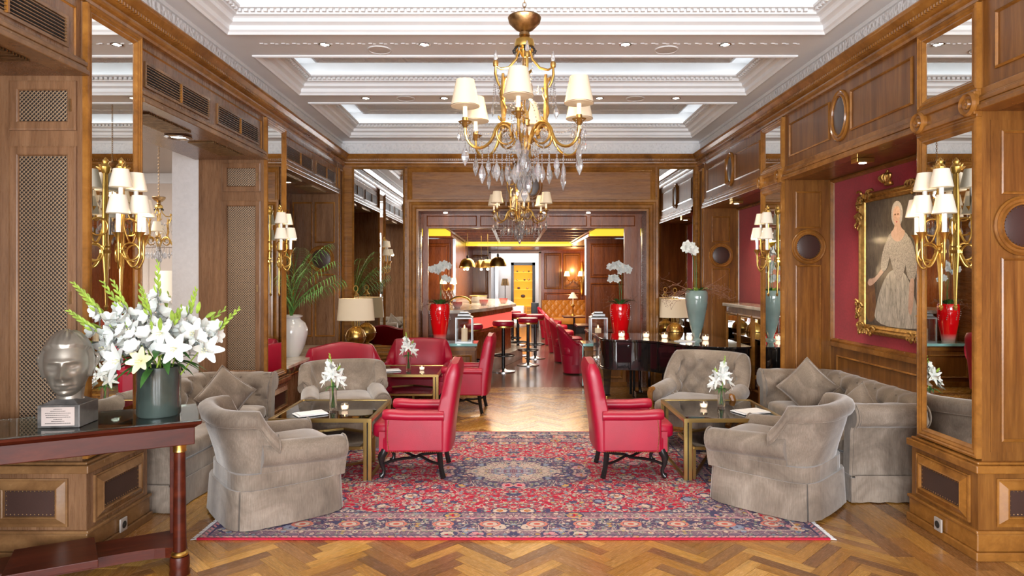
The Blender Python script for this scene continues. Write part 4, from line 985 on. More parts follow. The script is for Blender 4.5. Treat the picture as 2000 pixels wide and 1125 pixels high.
# tufted armchair with showwood arms
def tufted_chair(lab, loc, rz):
    t = thing('armchair', lab, 'armchair', loc, rz)
    pts = plan_se(.34, .34, R(-2), R(182), 48, .8, 0, .02); S_ = [0]
    for a, b in zip(pts[:-1], pts[1:]): S_.append(S_[-1]+sqrt((a[0]-b[0])**2+(a[1]-b[1])**2))
    path = [(x, y, nx, ny, .50+.31*min(1, max(0, sin(a)-.12)/.55)**1.1 if sin(a) < .67 else .81, sin(a)) for x, y, nx, ny, a in pts]
    N = 18
    def prof(h, k):
        ln = .12*max(0, k); L0 = [(-.03, .22), (-.02+ln*.3, .40), (.0+ln*.8, h-.08)]
        L0 += [(.0+ln+.05*cos(R(a))-.01, h-.05+.05*sin(R(a))) for a in (-20, 20, 60, 100, 140)]
        return L0+[(-.07+ln*(.95-.75*q/N), h-.08-(h-.08-.32)*q/N) for q in range(N+1)]+[(-.10, .22)]
    def tf(i, j, a, z):
        if j < 8 or j > 8+N: return a
        return a-.05*tuft((S_[i]-S_[-1]/2)/.095+.0, (.78-z)/.10)
    secs = shell(path, prof, tf); MB().loft(secs).build('tufted_back', M['velvet'], t, ang=70)
    pipe(t, [q[4] for q in secs])
    for s_ in (-1, 1):
        secs = []
        for i, y in enumerate((.12, 0, -.12, -.22, -.27, -.285)):
            r = .075*(1, 1, 1, 1, .9, .5)[i]; secs.append([(s_*.335+r*1.05*cos(a), y, .475-.01*i*.5+r*sin(a)) for a in [2*pi*k/16 for k in range(16)]])
        MB().loft(secs).build('arm_pad', M['velvet'], t); MB().box(s_*.27, -.22, .24, s_*.36, .1, .44).build('arm_side', M['velvet'], t, bevel=.02)
        MB().tube(bez((s_*.34, -.36, .25), (s_*.36, -.26, .34), (s_*.36, -.33, .40), (s_*.37, -.30, .47), 10)+[Vector((s_*.36, -.30, .50)), Vector((s_*.345, -.27, .505))], [.026,.024,.022,.02,.019,.019,.019,.02,.022,.024,.026,.028,.02], 8).build('arm_post', M['woodm'], t)
    m = MB(); cushion(m, 0, -.11, .29, .62, .66, .14); m.build('seat_cushion', M['velvet'], t)
    m = MB(); m.prism([(p[0], p[1]) for p in plan_se(.335, .37, 0, 2*pi*.985, 36, .5, 0, -.05)], .20, .31); m.build('seat_frame', M['velvet'], t)
    MB().tube([(p[0], p[1], .195) for p in plan_se(.345, .38, 0, 2*pi*.99, 40, .5, 0, -.05)], .016, 8, True).build('wooden_rail', M['woodm'], t)
    for x, y in ((-.28,-.36), (.28,-.36), (-.24,.26), (.24,.26)):
        d = -1 if y < 0 else 1; MB().tube(bez((x,y,.20), (x*1.12,y+d*.05,.13), (x*.95,y+d*.0,.07), (x*1.1,y+d*.04,.005), 8), [.032,.032,.028,.022,.018,.016,.016,.018,.022], 8).build('leg', M['woodm'], t)
    return t
tufted_chair('tufted grey armchair with carved wooden arm posts, behind the right glass table', (1.80, 6.42, 0), R(-32)).scale = (1.05,1.05,1.03)

# ================================================================ red leather armchairs
def red_chair(lab, loc, rz):
    t = thing('club_chair', lab, 'armchair', loc, rz, 'red leather armchairs with black legs')
    W = .54
    # seat body
    MB().box(-W/2+.02, -.24, .215, W/2-.02, .22, .33).build('seat_frame', M['red'], t, bevel=.02)
    m = MB(); m.soft(0, -.06, .30, W-.13, .56, .13, .4, .3, 32, 12); m.build('seat_cushion', M['red'], t)
    m = MB(); m.loft([[(x, -.24-.055*sin(pi*(i+1)/12)**.5, z) for i, x in enumerate([-(W/2-.03)+(W-.06)*k/10 for k in range(11)])]+[(W/2-.03, -.2, z), (-(W/2-.03), -.2, z)] for z in (.215, .33, .37)]); m.build('seat_front', M['red'], t)
    # back: raked slab, crowned top with soft sides
    secs = []; n = 14
    for i in range(n+1):
        u = i/n; z = .22+(.90-.22)*u; yb = .22+.10*u**1.3; w2 = (W/2-.01)*(1-.06*u); th = .075-.012*u
        if i == n: w2 *= .90; th *= .45; z -= .004
        if i == n-1: w2 *= .985; th *= .85
        ring = []
        for k in range(28):
            a = 2*pi*k/28; c, s_ = cos(a), sin(a); x = w2*math.copysign(abs(c)**.45, c); y = th*math.copysign(abs(s_)**.5, s_)
            crown = .028*(1-(x/w2)**2)*(u**6) if w2 else 0
            wing = -.045*max(0, 1-u*1.0)*(abs(x)/w2)**6 if s_ < 0 else 0
            ring.append((x, yb+y+wing, z+crown))
        secs.append(ring)
    MB().loft(secs).build('backrest', M['red'], t)
    for s_ in (-1, 1):
        MB().box(s_*(W/2-.075), -.22, .215, s_*(W/2-.005), .24, .49).build('side_panel', M['red'], t, bevel=.018)
        secs = []
        for i, (y, k) in enumerate(((.24,1), (.1,1), (-.05,1), (-.17,1.05), (-.215,1.05), (-.235,.85), (-.242,.4))):
            ring = [(s_*(W/2-.04)+.055*k*cos(a), y, .495+.008*(i>2)+.042*k*sin(a)) for a in [2*pi*q/16 for q in range(16)]]; secs.append(ring)
        MB().loft(secs).build('armrest', M['red'], t)
        m = MB()
        for q in range(20):
            z = .235+q*.0125; y = -.222+.0; x = s_*(W/2-.002); m.ball(x, -.185-.012*sin(q/19*pi), z, .0048, 6, 4)
        for q in range(12): m.ball(s_*(W/2-.06), -.242, .225+q*.012, .0045, 6, 4)
        for q in range(26): m.ball(s_*(W/2-.002), -.19+q*.016, .222, .0045, 6, 4)
        m.build('nail_heads', M['brass'], t, kind='stuff')
        # front cabriole leg with ball foot, raked rear leg
        x = s_*(W/2-.05)
        MB().tube([(x,-.225,.235),(x,-.235,.205),(x+s_*.004,-.252,.17),(x+s_*.002,-.25,.12),(x,-.232,.07),(x,-.235,.04),(x,-.252,.022),(x,-.262,.016)], [.030,.034,.030,.019,.014,.017,.026,.016], 10).build('leg', M['blackw'], t)
        MB().tube([(x,.20,.235),(x,.205,.16),(x,.215,.08),(x,.232,.004)], [.024,.022,.019,.021], 4).build('leg', M['blackw'], t)
    xs = W/2-.05
    m = MB()
    for s_ in (-1, 1): m.tube(bez((s_*xs,-.235,.115), (s_*xs*.5,-.12,.15), (-s_*xs*.0,-.02,.09), (0,0,.118), 8)+bez((0,0,.118), (-s_*xs*.1,.03,.14), (-s_*xs*.5,.1,.09), (-s_*xs,.215,.115), 8)[1:], .012, 6)
    m.build('stretcher', M['blackw'], t)
    return t
rc = red_chair('red leather armchair front left of the aisle, facing the left glass table', (-.78, 5.42, .012), R(270))
dup(rc, (.93, 5.42, .012), R(90), 'red leather armchair front right of the aisle, facing the right glass table')
dup(rc, (-.58, 7.92, 0), R(266), 'red leather armchair standing right of the rear glass table')
def red_settee(lab, loc, rz, wing=True, W=.84):
    t = thing('wing_settee', lab, 'sofa', loc, rz, 'red leather seats around the rear glass table')
    secs = []; n = 40; path = []
    pts = plan_se(W/2, .30, R(-5), R(185), n, .45)
    for x, y, nx, ny, a in pts:
        s_ = max(0, sin(a)); camel = .06*exp_((x/(W*.28))**2) if not wing else .02*exp_((x/(W*.3))**2)
        h = .46+(.27)*min(1, s_/.8)**2.2+camel; path.append((x, y, nx, ny, h, s_))
    def prof(h, k):
        o = .05*k
        return [(-.02, .16), (-.01+o*.4, .4), (o, h-.05), (o+.02, h-.02), (o, h), (o-.04, h-.005), (o-.075, h-.05), (-.08+o*.4, .42), (-.085, .16)]
    MB().loft(shell(path, prof)).build('backrest', M['red'], t)
    MB().soft(0, -.04, .26, W-.16, .58, .15, .4, .3).build('seat_cushion', M['red'], t); MB().box(-W/2+.05, -.28, .15, W/2-.05, .22, .30).build('seat_frame', M['red'], t, bevel=.02)
    for x in (-W/2+.08, W/2-.08):
        for y in (-.25, .2): MB().tube([(x,y,.17),(x,y,.1),(x*1.03,y*1.08,.004)], [.024,.018,.014], 8).build('leg', M['blackw'], t)
    m = MB()
    for s_ in (-1, 1):
        for q in range(16): m.ball(s_*(W/2-.03), -.035-.002, .18+q*.017, .005, 6, 4)
    m.build('nail_heads', M['brass'], t, kind='stuff'); return t
exp_ = lambda v: math.exp(-v)
red_settee('red leather settee facing forward behind the rear glass table', (-1.27, 8.80, 0), 0)
red_settee('red leather camelback settee angled beside the brass globe lamp', (-1.93, 7.85, 0), R(32), False, .95)

# ================================================================ brass and glass tables
def glass_table(lab, loc, rz=0, W=.80, D=.82, H=.477, sd=1):
    t = thing('coffee_table', lab, 'table', loc, rz, 'brass framed glass tables')
    m = MB().frame((-W/2, -D/2, H-.028), (1,0,0), (0,1,0), W, D, [(0,0),(0,.028),(.026,.028),(.026,.012),(.030,0),(0,0)]); m.build('top_frame', M['tbrass'], t)
    MB().box(-W/2+.025, -D/2+.025, H-.013, W/2-.025, D/2-.025, H-.004).build('glass_top', M['tglass'], t)
    for sx in (-1, 1):
        for sy in (-1, 1):
            l = MB()
            for k in (0, 1):
                x = sx*(W/2-.014-.036*k); l.box(x-.013, sy*(D/2-.014)-.013, 0, x+.013, sy*(D/2-.014)+.013, H-.028)
            l.build('leg', M['tbrass'], t); MB().box(sx*(W/2-.032)-.004, sy*(D/2-.014)-.008, 0, sx*(W/2-.032)+.004, sy*(D/2-.014)+.008, H-.03).build('leg_gap_shade', M['blackw'], t)  # black strip drawn in for the shaded gap between the paired legs
    for sx in (-1, 1): MB().box(sx*(W/2-.014)-.012, -D/2+.02, .004, sx*(W/2-.014)+.012, D/2-.02, .022).build('floor_rail', M['tbrass'], t)
    # lower corner shelf on its own legs
    sh = MB(); x0, x1 = sd*(-W/2+.09), sd*(W/2-.05); P = [(x0, -D/2+.05), (x1, -D/2+.05), (x1, D/2-.30), (x0+sd*.3, D/2-.12), (x0, D/2-.30)]
    if sd < 0: P = P[::-1]
    MB().prism([(p[0]*.97, p[1]*.97) for p in P], .236, .242).build('lower_glass', M['tglass'], t)
    e = MB()
    for a, b in zip(P, P[1:]+P[:1]): e.bar((a[0],a[1],.24), (b[0],b[1],.24), .024, .022)
    e.build('shelf_frame', M['tbrass'], t)
    for p in (P[0], P[1], P[3]): MB().cb(p[0], p[1], 0, .024, .024, .235).build('shelf_leg', M['tbrass'], t)
    e = MB(); e.bar((P[0][0],P[0][1],.013), (P[3][0],P[3][1],.013), .022, .018); e.build('shelf_foot_rail', M['tbrass'], t); return t
gt = glass_table('brass framed glass coffee table on the left, between the grey armchairs', (-1.50, 5.56, .012), sd=-1)
glass_table('brass framed glass coffee table on the right, beside the tufted armchair', (1.72, 5.56, .012), sd=1)
glass_table('brass framed glass table at the rear, before the red settee', (-1.25, 7.95, 0), sd=-1)
# ================================================================ console table with bust and flowers
CT = (-1.70, 3.55, 0); CA = R(28.5)
t = thing('console_table', 'mahogany console table with glass top and brass-capped columns, front left', 'table', CT, CA)
MB().box(-1.35, 0, .70, 0, .44, .80).build('apron', M['mahog'], t, bevel=.004)
MB().loft([[(-1.35-e, -e, z), (e, -e, z), (e, .44+e, z), (-1.35-e, .44+e, z)] for e, z in ((0,.79),(.012,.80),(.03,.812),(.034,.826))], smooth=False).build('table_top', M['mahog'], t)
gm = glass('console_glass', (.80,.93,.90), .0, 1.5, .25); MB().box(-1.38, -.03, .827, .03, .47, .835).build('glass_top', gm, t, bevel=.001)
for x in (-.07, -1.28):
    l = MB().lathe([(.001,.09),(.033,.10),(.031,.4),(.028,.66),(.001,.66)], x, .055, 0, 24).build('leg', M['mahog'], t)
    MB().lathe([(.029,.655),(.034,.66),(.032,.675),(.036,.70),(.001,.70)], x, .055, 0, 24).build('brass_capital', M['brass'], l)
    MB().lathe([(.034,.10),(.042,.105),(.044,.115),(.038,.125),(.033,.128)], x, .055, 0, 24).build('brass_ring', M['brass'], l)
    MB().lathe([(.001,0),(.050,0),(.052,.012),(.048,.03),(.050,.05),(.048,.09),(.044,.10),(.001,.10)], x, .055, 0, 24).build('foot', M['mahog'], l)
    MB().box(x-.04, .38, .0, x+.04, .42, .70).build('back_leg', M['mahog'], t, bevel=.003)
n = 24; top = [(-1.32+1.29*i/n, .08+.11*max(0, 1-abs(i/n*2-1)**8)) for i in range(n+1)]
MB().prism([(-1.32,.43)]+top+[(-.03,.43)], .06, .115).build('base_shelf', M['mahog'], t)
o = MB().prism([(-.84,.05),(-.44,.05),(-.48,.41),(-.84,.41)], .116, .155).build('wooden_box', M['mahog'], bevel=.003); o.location = CT; o.rotation_euler = (0,0,CA); tag(o, 'flat polished mahogany slab on the lower shelf of the console table', 'box')
Tm = Matrix.Translation(CT) @ Matrix.Rotation(CA, 4, 'Z')
# bust
bl = (-2.29, 3.42, .8355)
t = thing('portrait_bust', 'silvered bronze bust of a man on a dark stone block with a plaque', 'bust', bl, R(6))
MB().box(-.10,-.085,0,.10,.10,.115).build('stone_block', M['stone'], t, bevel=.004); MB().loft([[(-.085,-.07,.115),(.085,-.07,.115),(.085,.085,.115),(-.085,.085,.115)],[(-.05,-.04,.135),(.05,-.04,.135),(.05,.06,.135),(-.05,.06,.135)]], smooth=False).build('collar', M['stone'], t)
pq = MB().box(-.078,-.089,.012,.078,-.0855,.105).build('plaque', plain('plaque_metal', (.52,.44,.40), .4, .3), t, 'pale engraved plaque with small lettering')
m = MB()
for r_, (a, b_) in enumerate(((-.02,.02),(-.035,.035),(-.06,.06),(-.058,.05),(-.055,.06),(-.02,.02),(-.03,.03),(-.06,.06))):
    x = a
    while x < b_: 
        wd = rnd.uniform(.003,.009); m.box(x, -.0905, .094-r_*.0102, min(x+wd, b_), -.0892, .0965-r_*.0102); x += wd+.002
m.build('engraving', M['dark'], pq, kind='stuff')
def head():
    nu, nv = 96, 88; vs = []; G = lambda a, b, c, d: math.exp(-((a/c)**2+(b/d)**2))
    for j in range(nv+1):
        ph = -pi/2+pi*j/nv; zz = sin(ph); cz = cos(ph)
        for i in range(nu):
            th = 2*pi*i/nu; dx, dy = sin(th), -cos(th)          # th=0 faces -Y
            f = ((th+pi) % (2*pi))-pi
            rx, ry, rz = .094, .122, .155
            low = max(0, -zz); cz2 = cz**(1-.42*min(1, low*1.5))
            x, y, z = rx*cz2*dx, ry*cz2*dy, rz*zz; jaw = 1-.26*low**2.0
            x *= jaw*(1.0+.06*zz); 
            if dy < 0: y *= (1-.10*low)
            else: y *= (1+.06*max(0,zz))*(1-.22*low)
            front = max(0, -dy)*cz
            hx_ = x; d = 0
            d += .038*G(hx_, z+.048, .017, .020)+.026*G(hx_, z+.018, .011, .034)         # nose tip and bridge
            d += .012*G(abs(hx_)-.019, z+.056, .010, .009)                              # nostril wings
            d -= .027*G(abs(hx_)-.037, z+.002, .022, .014)                              # eye sockets
            d += .015*G(abs(hx_)-.037, z+.002, .013, .007)                             # eyeballs
            d += .016*G(abs(hx_)-.034, z-.024, .028, .009)                              # brows
            d += .010*G(abs(hx_)-.056, z+.038, .020, .020)                              # cheekbones
            d += .012*G(hx_, z+.089, .030, .006)+.014*G(hx_, z+.107, .025, .0065)-.013*G(hx_, z+.098, .034, .004)   # lips
            d += .016*G(hx_, z+.137, .028, .016)-.007*G(hx_, z+.119, .03, .006)         # chin
            d -= .008*G(abs(hx_)-.038, z+.078, .008, .026)                              # folds
            y -= d*(front**.5 if front > 0 else 0)
            # swept hair: slight raised cap with parting
            hl = z-(.075+.035*(abs(f)/pi < .35)*(1-abs(x)/.1)); 
            if abs(f) > 1.35 and z > -.055: k = .014
            elif z > .092-.6*max(0, abs(x)-.05): k = .013
            else: k = 0
            L = sqrt(x*x+y*y+z*z) or 1; r_ = k*(1-.35*G(x-.012, 0, .006, 1)*(z > .08)); w_ = .0011*sin(f*17+z*50)*(k > 0)
            vs.append((x*(1+(r_+w_)/L), y*(1+(r_+w_)/L), z*(1+(r_+w_)/L)+.155))
    fs = [(j*nu+i, j*nu+(i+1)%nu, (j+1)*nu+(i+1)%nu, (j+1)*nu+i) for j in range(nv) for i in range(nu)]
    return vs, fs
m = MB(); m.M = Matrix.Translation((0,.0,.145)) @ Matrix.Rotation(R(17), 4, 'Z') @ Matrix.Diagonal((1.12,1.05,1.06,1))
vs, fs = head(); m.add(vs, fs, True)
for s_ in (-1, 1):      # ears
    m.tube([(s_*.098,.012,.205),(s_*.112,.022,.196),(s_*.116,.026,.172),(s_*.108,.016,.150),(s_*.098,.004,.128)], [.008,.010,.010,.009,.007], 8); m.lathe([(.001,-.02),(.016,-.01),(.018,.01),(.001,.022)], s_*.101, .012, .168, 10)
m.M = None
m.lathe([(.068,.118),(.060,.14),(.064,.18),(.072,.22)], 0, .022, 0, 28); m.build('head', M['bronze'], t, ang=80)

# ---- botany helpers
def basis(d):
    d = Vector(d).normalized(); a = d.orthogonal().normalized(); return d, a, d.cross(a)
def petal(mb, c, d, out, L, W, curl=.35, n=5):
    """one petal from c along d bending towards out"""
    d, out = Vector(d).normalized(), Vector(out).normalized(); s_ = d.cross(out).normalized(); rows = []
    for i in range(n+1):
        t_ = i/n; w_ = W*sin(pi*min(.95, .10+t_*.84))**.6*.5; ax = c+d*(L*t_*(1-.45*curl*t_))+out*(L*(.25*t_+curl*t_*t_)); up = d*.0
        rows.append([ax-s_*w_+out*(-.12*W), ax, ax+s_*w_+out*(-.12*W)])
    vs = [p for r_ in rows for p in r_]; fs = []
    for i in range(n):
        for k in range(2): a = i*3+k; fs.append((a, a+1, a+4, a+3))
    mb.add(vs, fs, True)
def flower(mb, c, d, size, n=6, curl=.5, wide=.55):
    c = Vector(c); d, a, b_ = basis(d); ph = rnd.uniform(0, 6)
    for k in range(n):
        an = ph+2*pi*k/n; out = a*cos(an)+b_*sin(an); petal(mb, c, d*(.9 if k%2 else .7)+out*.35, out, size*rnd.uniform(.9,1.1), size*wide, curl)
def leaf(mb, p0, d, L, W, droop=.3, n=6):
    p0, d = Vector(p0), Vector(d).normalized(); s_ = d.cross(Vector((0,0,1))); s_ = s_.normalized() if s_.length > .01 else Vector((1,0,0)); rows = []
    nrm = s_.cross(d)
    for i in range(n+1):
        t_ = i/n; w_ = W*.5*sin(pi*min(.985, .08+t_*.91))**.9; ax = p0+d*L*t_+Vector((0,0,-droop*L*t_*t_)); rows.append([ax-s_*w_+nrm*w_*.3, ax, ax+s_*w_+nrm*w_*.3])
    mb.add([p for r_ in rows for p in r_], [(i*3+k, i*3+k+1, i*3+k+4, i*3+k+3) for i in range(n) for k in range(2)], True)
def bud(mb, p, d, L, r):
    d, a, b_ = basis(d); mb.loft([[Vector(p)+d*L*t_+(a*cos(k*pi/3)+b_*sin(k*pi/3))*r*q for k in range(6)] for t_, q in ((0,.35),(.3,.9),(.6,1),(.85,.6),(1,.12))])
def gladiolus(parent, p0, tip, nb=6, nf=5, size=.055, bend=.06, f0=.35):
    p0, tip = Vector(p0), Vector(tip); L = (tip-p0).length; mid = (p0+tip)/2+Vector((rnd.uniform(-.3,.3)*bend, rnd.uniform(-.3,.3)*bend, bend))
    P = bez(p0, p0*.6+mid*.4+Vector((0,0,bend*.3)), mid*.6+tip*.4, tip, 16); m = MB(); m.tube(P, [.005-.003*i/16 for i in range(17)], 6); pt = MB()
    def at(s_): k = min(15, int(s_*16)); return P[k].lerp(P[k+1], s_*16-k), (P[k+1]-P[k]).normalized()
    side = basis(P[-1]-P[0])[1]
    for i in range(nb*2):
        s_ = .99-(1-f0-.25)*i/(nb*2); p, d = at(s_); sd = side if i%2 else -side; sz = .7+.9*i/(nb*2); bud(m, p, d*1.0+sd*.35+Vector((0,-.25,0)), .034*sz*size/.055, .0058*sz*size/.055)
    for i in range(nf):
        s_ = f0+.30-.30*i/max(1,nf)*1.0; p, d = at(max(.05, s_)); sd = side*(1 if i%2 else -1)+Vector((0,-.9+.3*rnd.random(),.1)); flower(pt, p, sd+d*.4, size*(.75+.35*i/max(1,nf)), 6, .3, 1.0)
    g = m.build('gladiolus_stem', M['leafl'], parent, recalc=False)
    if nf: pt.build('blossom', M['petal'], g, recalc=False)
    return g
# ---- big arrangement
vl = (-1.95, 3.66, .8355)
t = thing('flower_arrangement', 'large arrangement of white gladioli and lilies in a dark green cylinder vase', 'flowers', vl)
MB().lathe([(.001,.0),(.106,0),(.110,.01),(.110,.265),(.104,.268),(.100,.26),(.098,.02),(.001,.018)], seg=48).build('vase', M['greenglass'], t)
def pxl(px, py, D): return Vector(((px-1003)*D/1300-vl[0], D-vl[1], 1.6+(538-py)*D/1300-vl[2]))
for (px, py, dd, nb, nf) in ((144,553,-.15,7,3),(162,567,.05,5,3),(201,551,.1,5,4),(221,549,-.05,5,4),(309,512,.1,5,6),(279,567,-.15,5,3),(276,560,.15,4,4),(383,566,.05,5,3),(467,603,-.05,5,4),(439,604,.1,4,5),(136,608,-.1,6,3),(330,575,.2,2,6),(245,600,.0,2,6),(355,600,-.1,2,6)):
    gladiolus(t, (rnd.uniform(-.05,.05), rnd.uniform(-.05,.05), .14), pxl(px, py, 3.66+dd), nb, nf, .062, .05, .42)
m = MB()
for i in range(64):
    a = rnd.uniform(0, 2*pi); rr = rnd.uniform(.06,.26); h = rnd.uniform(.33,.52)-.25*max(0, rr-.15); d = Vector((cos(a)*rr*2.6, sin(a)*rr-.14, .30)); flower(m, (cos(a)*rr*1.15, sin(a)*rr*.7-.03, h), d, rnd.uniform(.042,.062), 6, .3, 1.05)
m.build('white_blossoms', M['petal'], t, kind='stuff', recalc=False)
for (px, py, dd, dx, s_, mat) in ((278,704,-.20,0,.062,'lily'),(238,704,-.12,-.5,.09,'petal'),(345,680,-.16,.2,.078,'petal'),(400,682,-.05,.9,.075,'petal'),(215,680,-.05,-.9,.08,'petal'),(318,650,-.12,.1,.065,'petal'),(262,645,-.1,-.2,.068,'petal'),(380,650,-.05,.5,.068,'petal'),(240,640,.0,-.4,.075,'petal')):
    m = MB(); p = pxl(px, py, 3.66+dd); flower(m, p, (dx, -1, .15), s_, 6, .6, .62); l = m.build('lily', M[mat], t, recalc=False)
    m = MB(); 
    for k in range(5): a = 2*pi*k/5; q = p+Vector((cos(a)*.012+dx*.02, -.05, sin(a)*.012)); m.tube([p, q], .0012, 4); m.ball(q.x, q.y, q.z, .004, 6, 4)
    m.build('stamen', M['lily'], l, recalc=False)
for (px, py, dd, dx, dz) in ((171,662,-.05,-1,.15),(262,672,-.1,-.3,.5),(254,652,-.1,-.2,.9),(298,652,-.14,0,1),(313,645,-.14,.1,1),(338,630,-.1,.0,1),(385,612,0,.3,.9),(402,620,0,.8,.4),(350,625,-.05,0,1),(196,640,0,-.8,.3),(180,668,-.04,-1,.1)):
    m = MB(); bud(m, pxl(px, py, 3.66+dd), (dx,-.2,dz), .07, .013); m.build('lily_bud', M['leafl'], t, recalc=False)
for i in range(34):
    a = 2*pi*i/34+rnd.uniform(-.1,.1); m = MB(); leaf(m, (cos(a)*.08, sin(a)*.08, .26+rnd.uniform(0,.10)), (cos(a), sin(a)-.2, rnd.uniform(-.15,.7)), rnd.uniform(.12,.19), rnd.uniform(.03,.045), .5); m.build('leaf', M['leafd'], t, recalc=False)
# ---- table bouquets
def bouquet(lab, loc, H=.20, mir=1, seed=1):
    t = thing('bouquet_vase', lab, 'flowers', loc, 0, 'bouquets on the lounge tables')
    MB().lathe([(.001,.0),(.030,0),(.031,.004),(.030,.14*H/.2),(.034,H),(.031,H),(.027,.14*H/.2),(.027,.02),(.001,.02)], seg=24).build('vase', M['glass'], t)
    gladiolus(t, (0,0,.03), (-.03*mir,0,H+.26), 3, 5, .048, .01, .52)
    m = MB()
    for k in range(6): a = k; m.tube([(.015*cos(a),.015*sin(a),.02), (-.01*cos(a),-.012*sin(a),H+.03)], .003, 5)
    m.build('stems', M['leafd'], t, recalc=False)
    for (x, y, z, dx, dy, s_) in ((.05,-.03,.06,.9,-.7,.065),(-.06,-.03,.05,-.9,-.6,.06),(.0,-.05,.10,.1,-1,.06),(.04,.03,.12,.6,.5,.05),(-.03,-.02,.12,-.3,-.8,.045),(.08,.0,.02,1,-.2,.055)):
        m = MB(); flower(m, (x*mir*.7, y*.7, H+z), (dx*mir, dy, .25), s_, 6, .7, .45); m.build('lily', M['petal'], t, recalc=False)
    m = MB(); bud(m, (.04*mir,-.02,H+.13), (.6*mir,-.1,1), .05, .010); m.build('lily_bud', M['leafl'], t, recalc=False)
    for k in range(9): a = 2*pi*k/9; m = MB(); leaf(m, (0,0,H-.01), (cos(a), sin(a), .35), rnd.uniform(.07,.11), .022, .6); m.build('leaf', M['leafd'], t, recalc=False)
bouquet('glass vase of white lilies and gladiolus on the left glass table', (-1.49, 5.50, .4885))
bouquet('glass vase of white lilies and gladiolus on the right glass table', (1.76, 5.64, .4885), .16, -1)
bouquet('glass vase of white flowers on the rear glass table', (-1.25, 7.92, .4765), .18)
def votive(loc, lab, r=.032, group='votive candles', tall=1, first={}):
    key = (r, tall)
    if key in first: return dup(first[key], loc, 0, lab, group)
    t = thing('votive_candle', lab, 'candle', loc, 0, group); first[key] = t
    MB().lathe([(.001,.0),(r*.8,0),(r,.015*tall),(r,.035*tall),(r*.85,.052*tall),(r*.8,.052*tall),(r*.93,.034*tall),(r*.93,.016*tall),(r*.7,.004),(.001,.004)], seg=20).build('glass', M['glass'], t)
    MB().lathe([(.001,.006),(r*.7,.006),(r*.85,.018*tall),(r*.85,.03*tall),(.001,.03*tall)], seg=16).build('wax', glow('lit_wax', (.9,.8,.7), (1,.70,.45), 1.1) if 'lit_wax' not in bpy.data.materials else bpy.data.materials['lit_wax'], t)
    MB().lathe([(.001,0),(.004,.005),(.003,.012),(.0005,.02)], 0, 0, .03*tall, 8).build('flame', M['flame'], t); return t
votive((-1.40, 5.52, .4885), 'round glass votive candle on the left glass table'); votive((1.60, 5.60, .4885), 'round glass votive candle on the right glass table'); votive((-1.09, 7.92, .4765), 'round glass votive candle on the rear glass table')
def menu(loc, rz, lab, w_=.24, d_=.17):
    t = thing('menu_card', lab, 'menu', loc, rz, 'menus on the glass tables'); MB().box(-w_/2,-d_/2,0,w_/2,d_/2,.005).build('cover', M['paper'], t); MB().box(-w_/2+.01,-d_/2+.01,.005,w_/2-.005,d_/2-.01,.011).build('pages', M['paper'], t)
    MB().box(-w_/2+.012,-d_/2+.012,.011,-w_/2+.02,d_/2-.012,.0115).build('spine_print', plain('grey_print', (.4,.4,.42), .6) if 'grey_print' not in bpy.data.materials else bpy.data.materials['grey_print'], t)
menu((-1.63, 5.34, .489), R(35), 'white menu lying on the left glass table'); menu((1.93, 5.42, .489), R(20), 'white menu lying on the right glass table', .26, .18); menu((-1.46, 7.86, .477), R(20), 'white menu lying on the rear glass table')

# ================================================================ wall sconces
def sconce(lab, loc, rz):
    t = thing('wall_sconce', lab, 'sconce', loc, rz, 'brass horn sconces on the mirrored pilasters')
    m = MB()
    for x in (-.016, 0, .016): m.tube([(x*.35,-.02,-.30),(x*.7,-.022,-.12),(x,-.026,.0),(x,-.026,.30),(x*.8,-.024,.50)], [.004,.007,.010,.010,.008], 8)
    m.box(-.035,-.04,.015,.035,-.01,.035); m.box(-.03,-.038,.05,.03,-.01,.06); m.lathe([(.001,-.335),(.010,-.325),(.014,-.31),(.004,-.295)], 0, -.02, 0, 12); m.lathe([(.018,.50),(.024,.51),(.03,.54),(.016,.56),(.020,.575),(.001,.60)], 0, -.024, 0, 12)
    m.build('backplate', M['brass'], t); m = MB()
    for k in range(6): a = 2*pi*k/6; bud(m, (0,-.03,.52), (cos(a)*.5, -.3, sin(a)*.5+.6), .05, .010)
    m.build('leaf_finial', M['gold'], t)
    L = [(-.135,-.085,.0),(.135,-.085,.0),(0,-.135,.01),(-.08,-.068,.16),(.08,-.068,.16)]
    for (x, y, dz) in L:
        zc = .13+dz; hub = Vector((x*.15, -.03, .04+dz*.9)); cup = Vector((x, y, zc))
        low = Vector((x*.85, y*.9, -.06+dz)); 
        P = bez(hub, hub+Vector((x*.25,y*.2,-.09)), (x*.75, y*.75, -.14+dz), (x*.98, y*.99, -.02+dz), 12)+[cup+Vector((0,0,-.06)), cup+Vector((0,0,-.03)), cup]
        rr = [.0065]*13+[.009,.014,.030]
        a = MB().tube(P, rr, 10).build('arm', M['brass'], t)
        ax = Vector((x, y, 0)).normalized(); c = Vector((x*.60, y*.62, .015+dz))
        m = MB(); m.tube([c+ax*.052*cos(q)+Vector((0,0,.052*sin(q)))+ax.cross(Vector((0,0,1)))*.012*sin(q/2) for q in [2*pi*i/24 for i in range(24)]], .0055, 8, True); m.build('horn_ring', M['brass'], a)
        MB().lathe([(.001,0),(.030,.0),(.033,.004),(.001,.005)], cup.x, cup.y, cup.z, 20).build('drip_pan', M['brass'], a)
        MB().lathe([(.001,.004),(.0135,.004),(.0135,.135),(.001,.135)], cup.x, cup.y, cup.z, 14).build('candle_tube', M['ceramic'], a)
        sh = MB().lathe([(.062,.115),(.064,.118),(.042,.225),(.040,.225),(.061,.118)], cup.x, cup.y, cup.z, 28).build('lamp_shade', M['shadew'], t)
        MB().ball(cup.x, cup.y, cup.z+.155, .014).build('bulb', M['bulb'], sh)
    return t
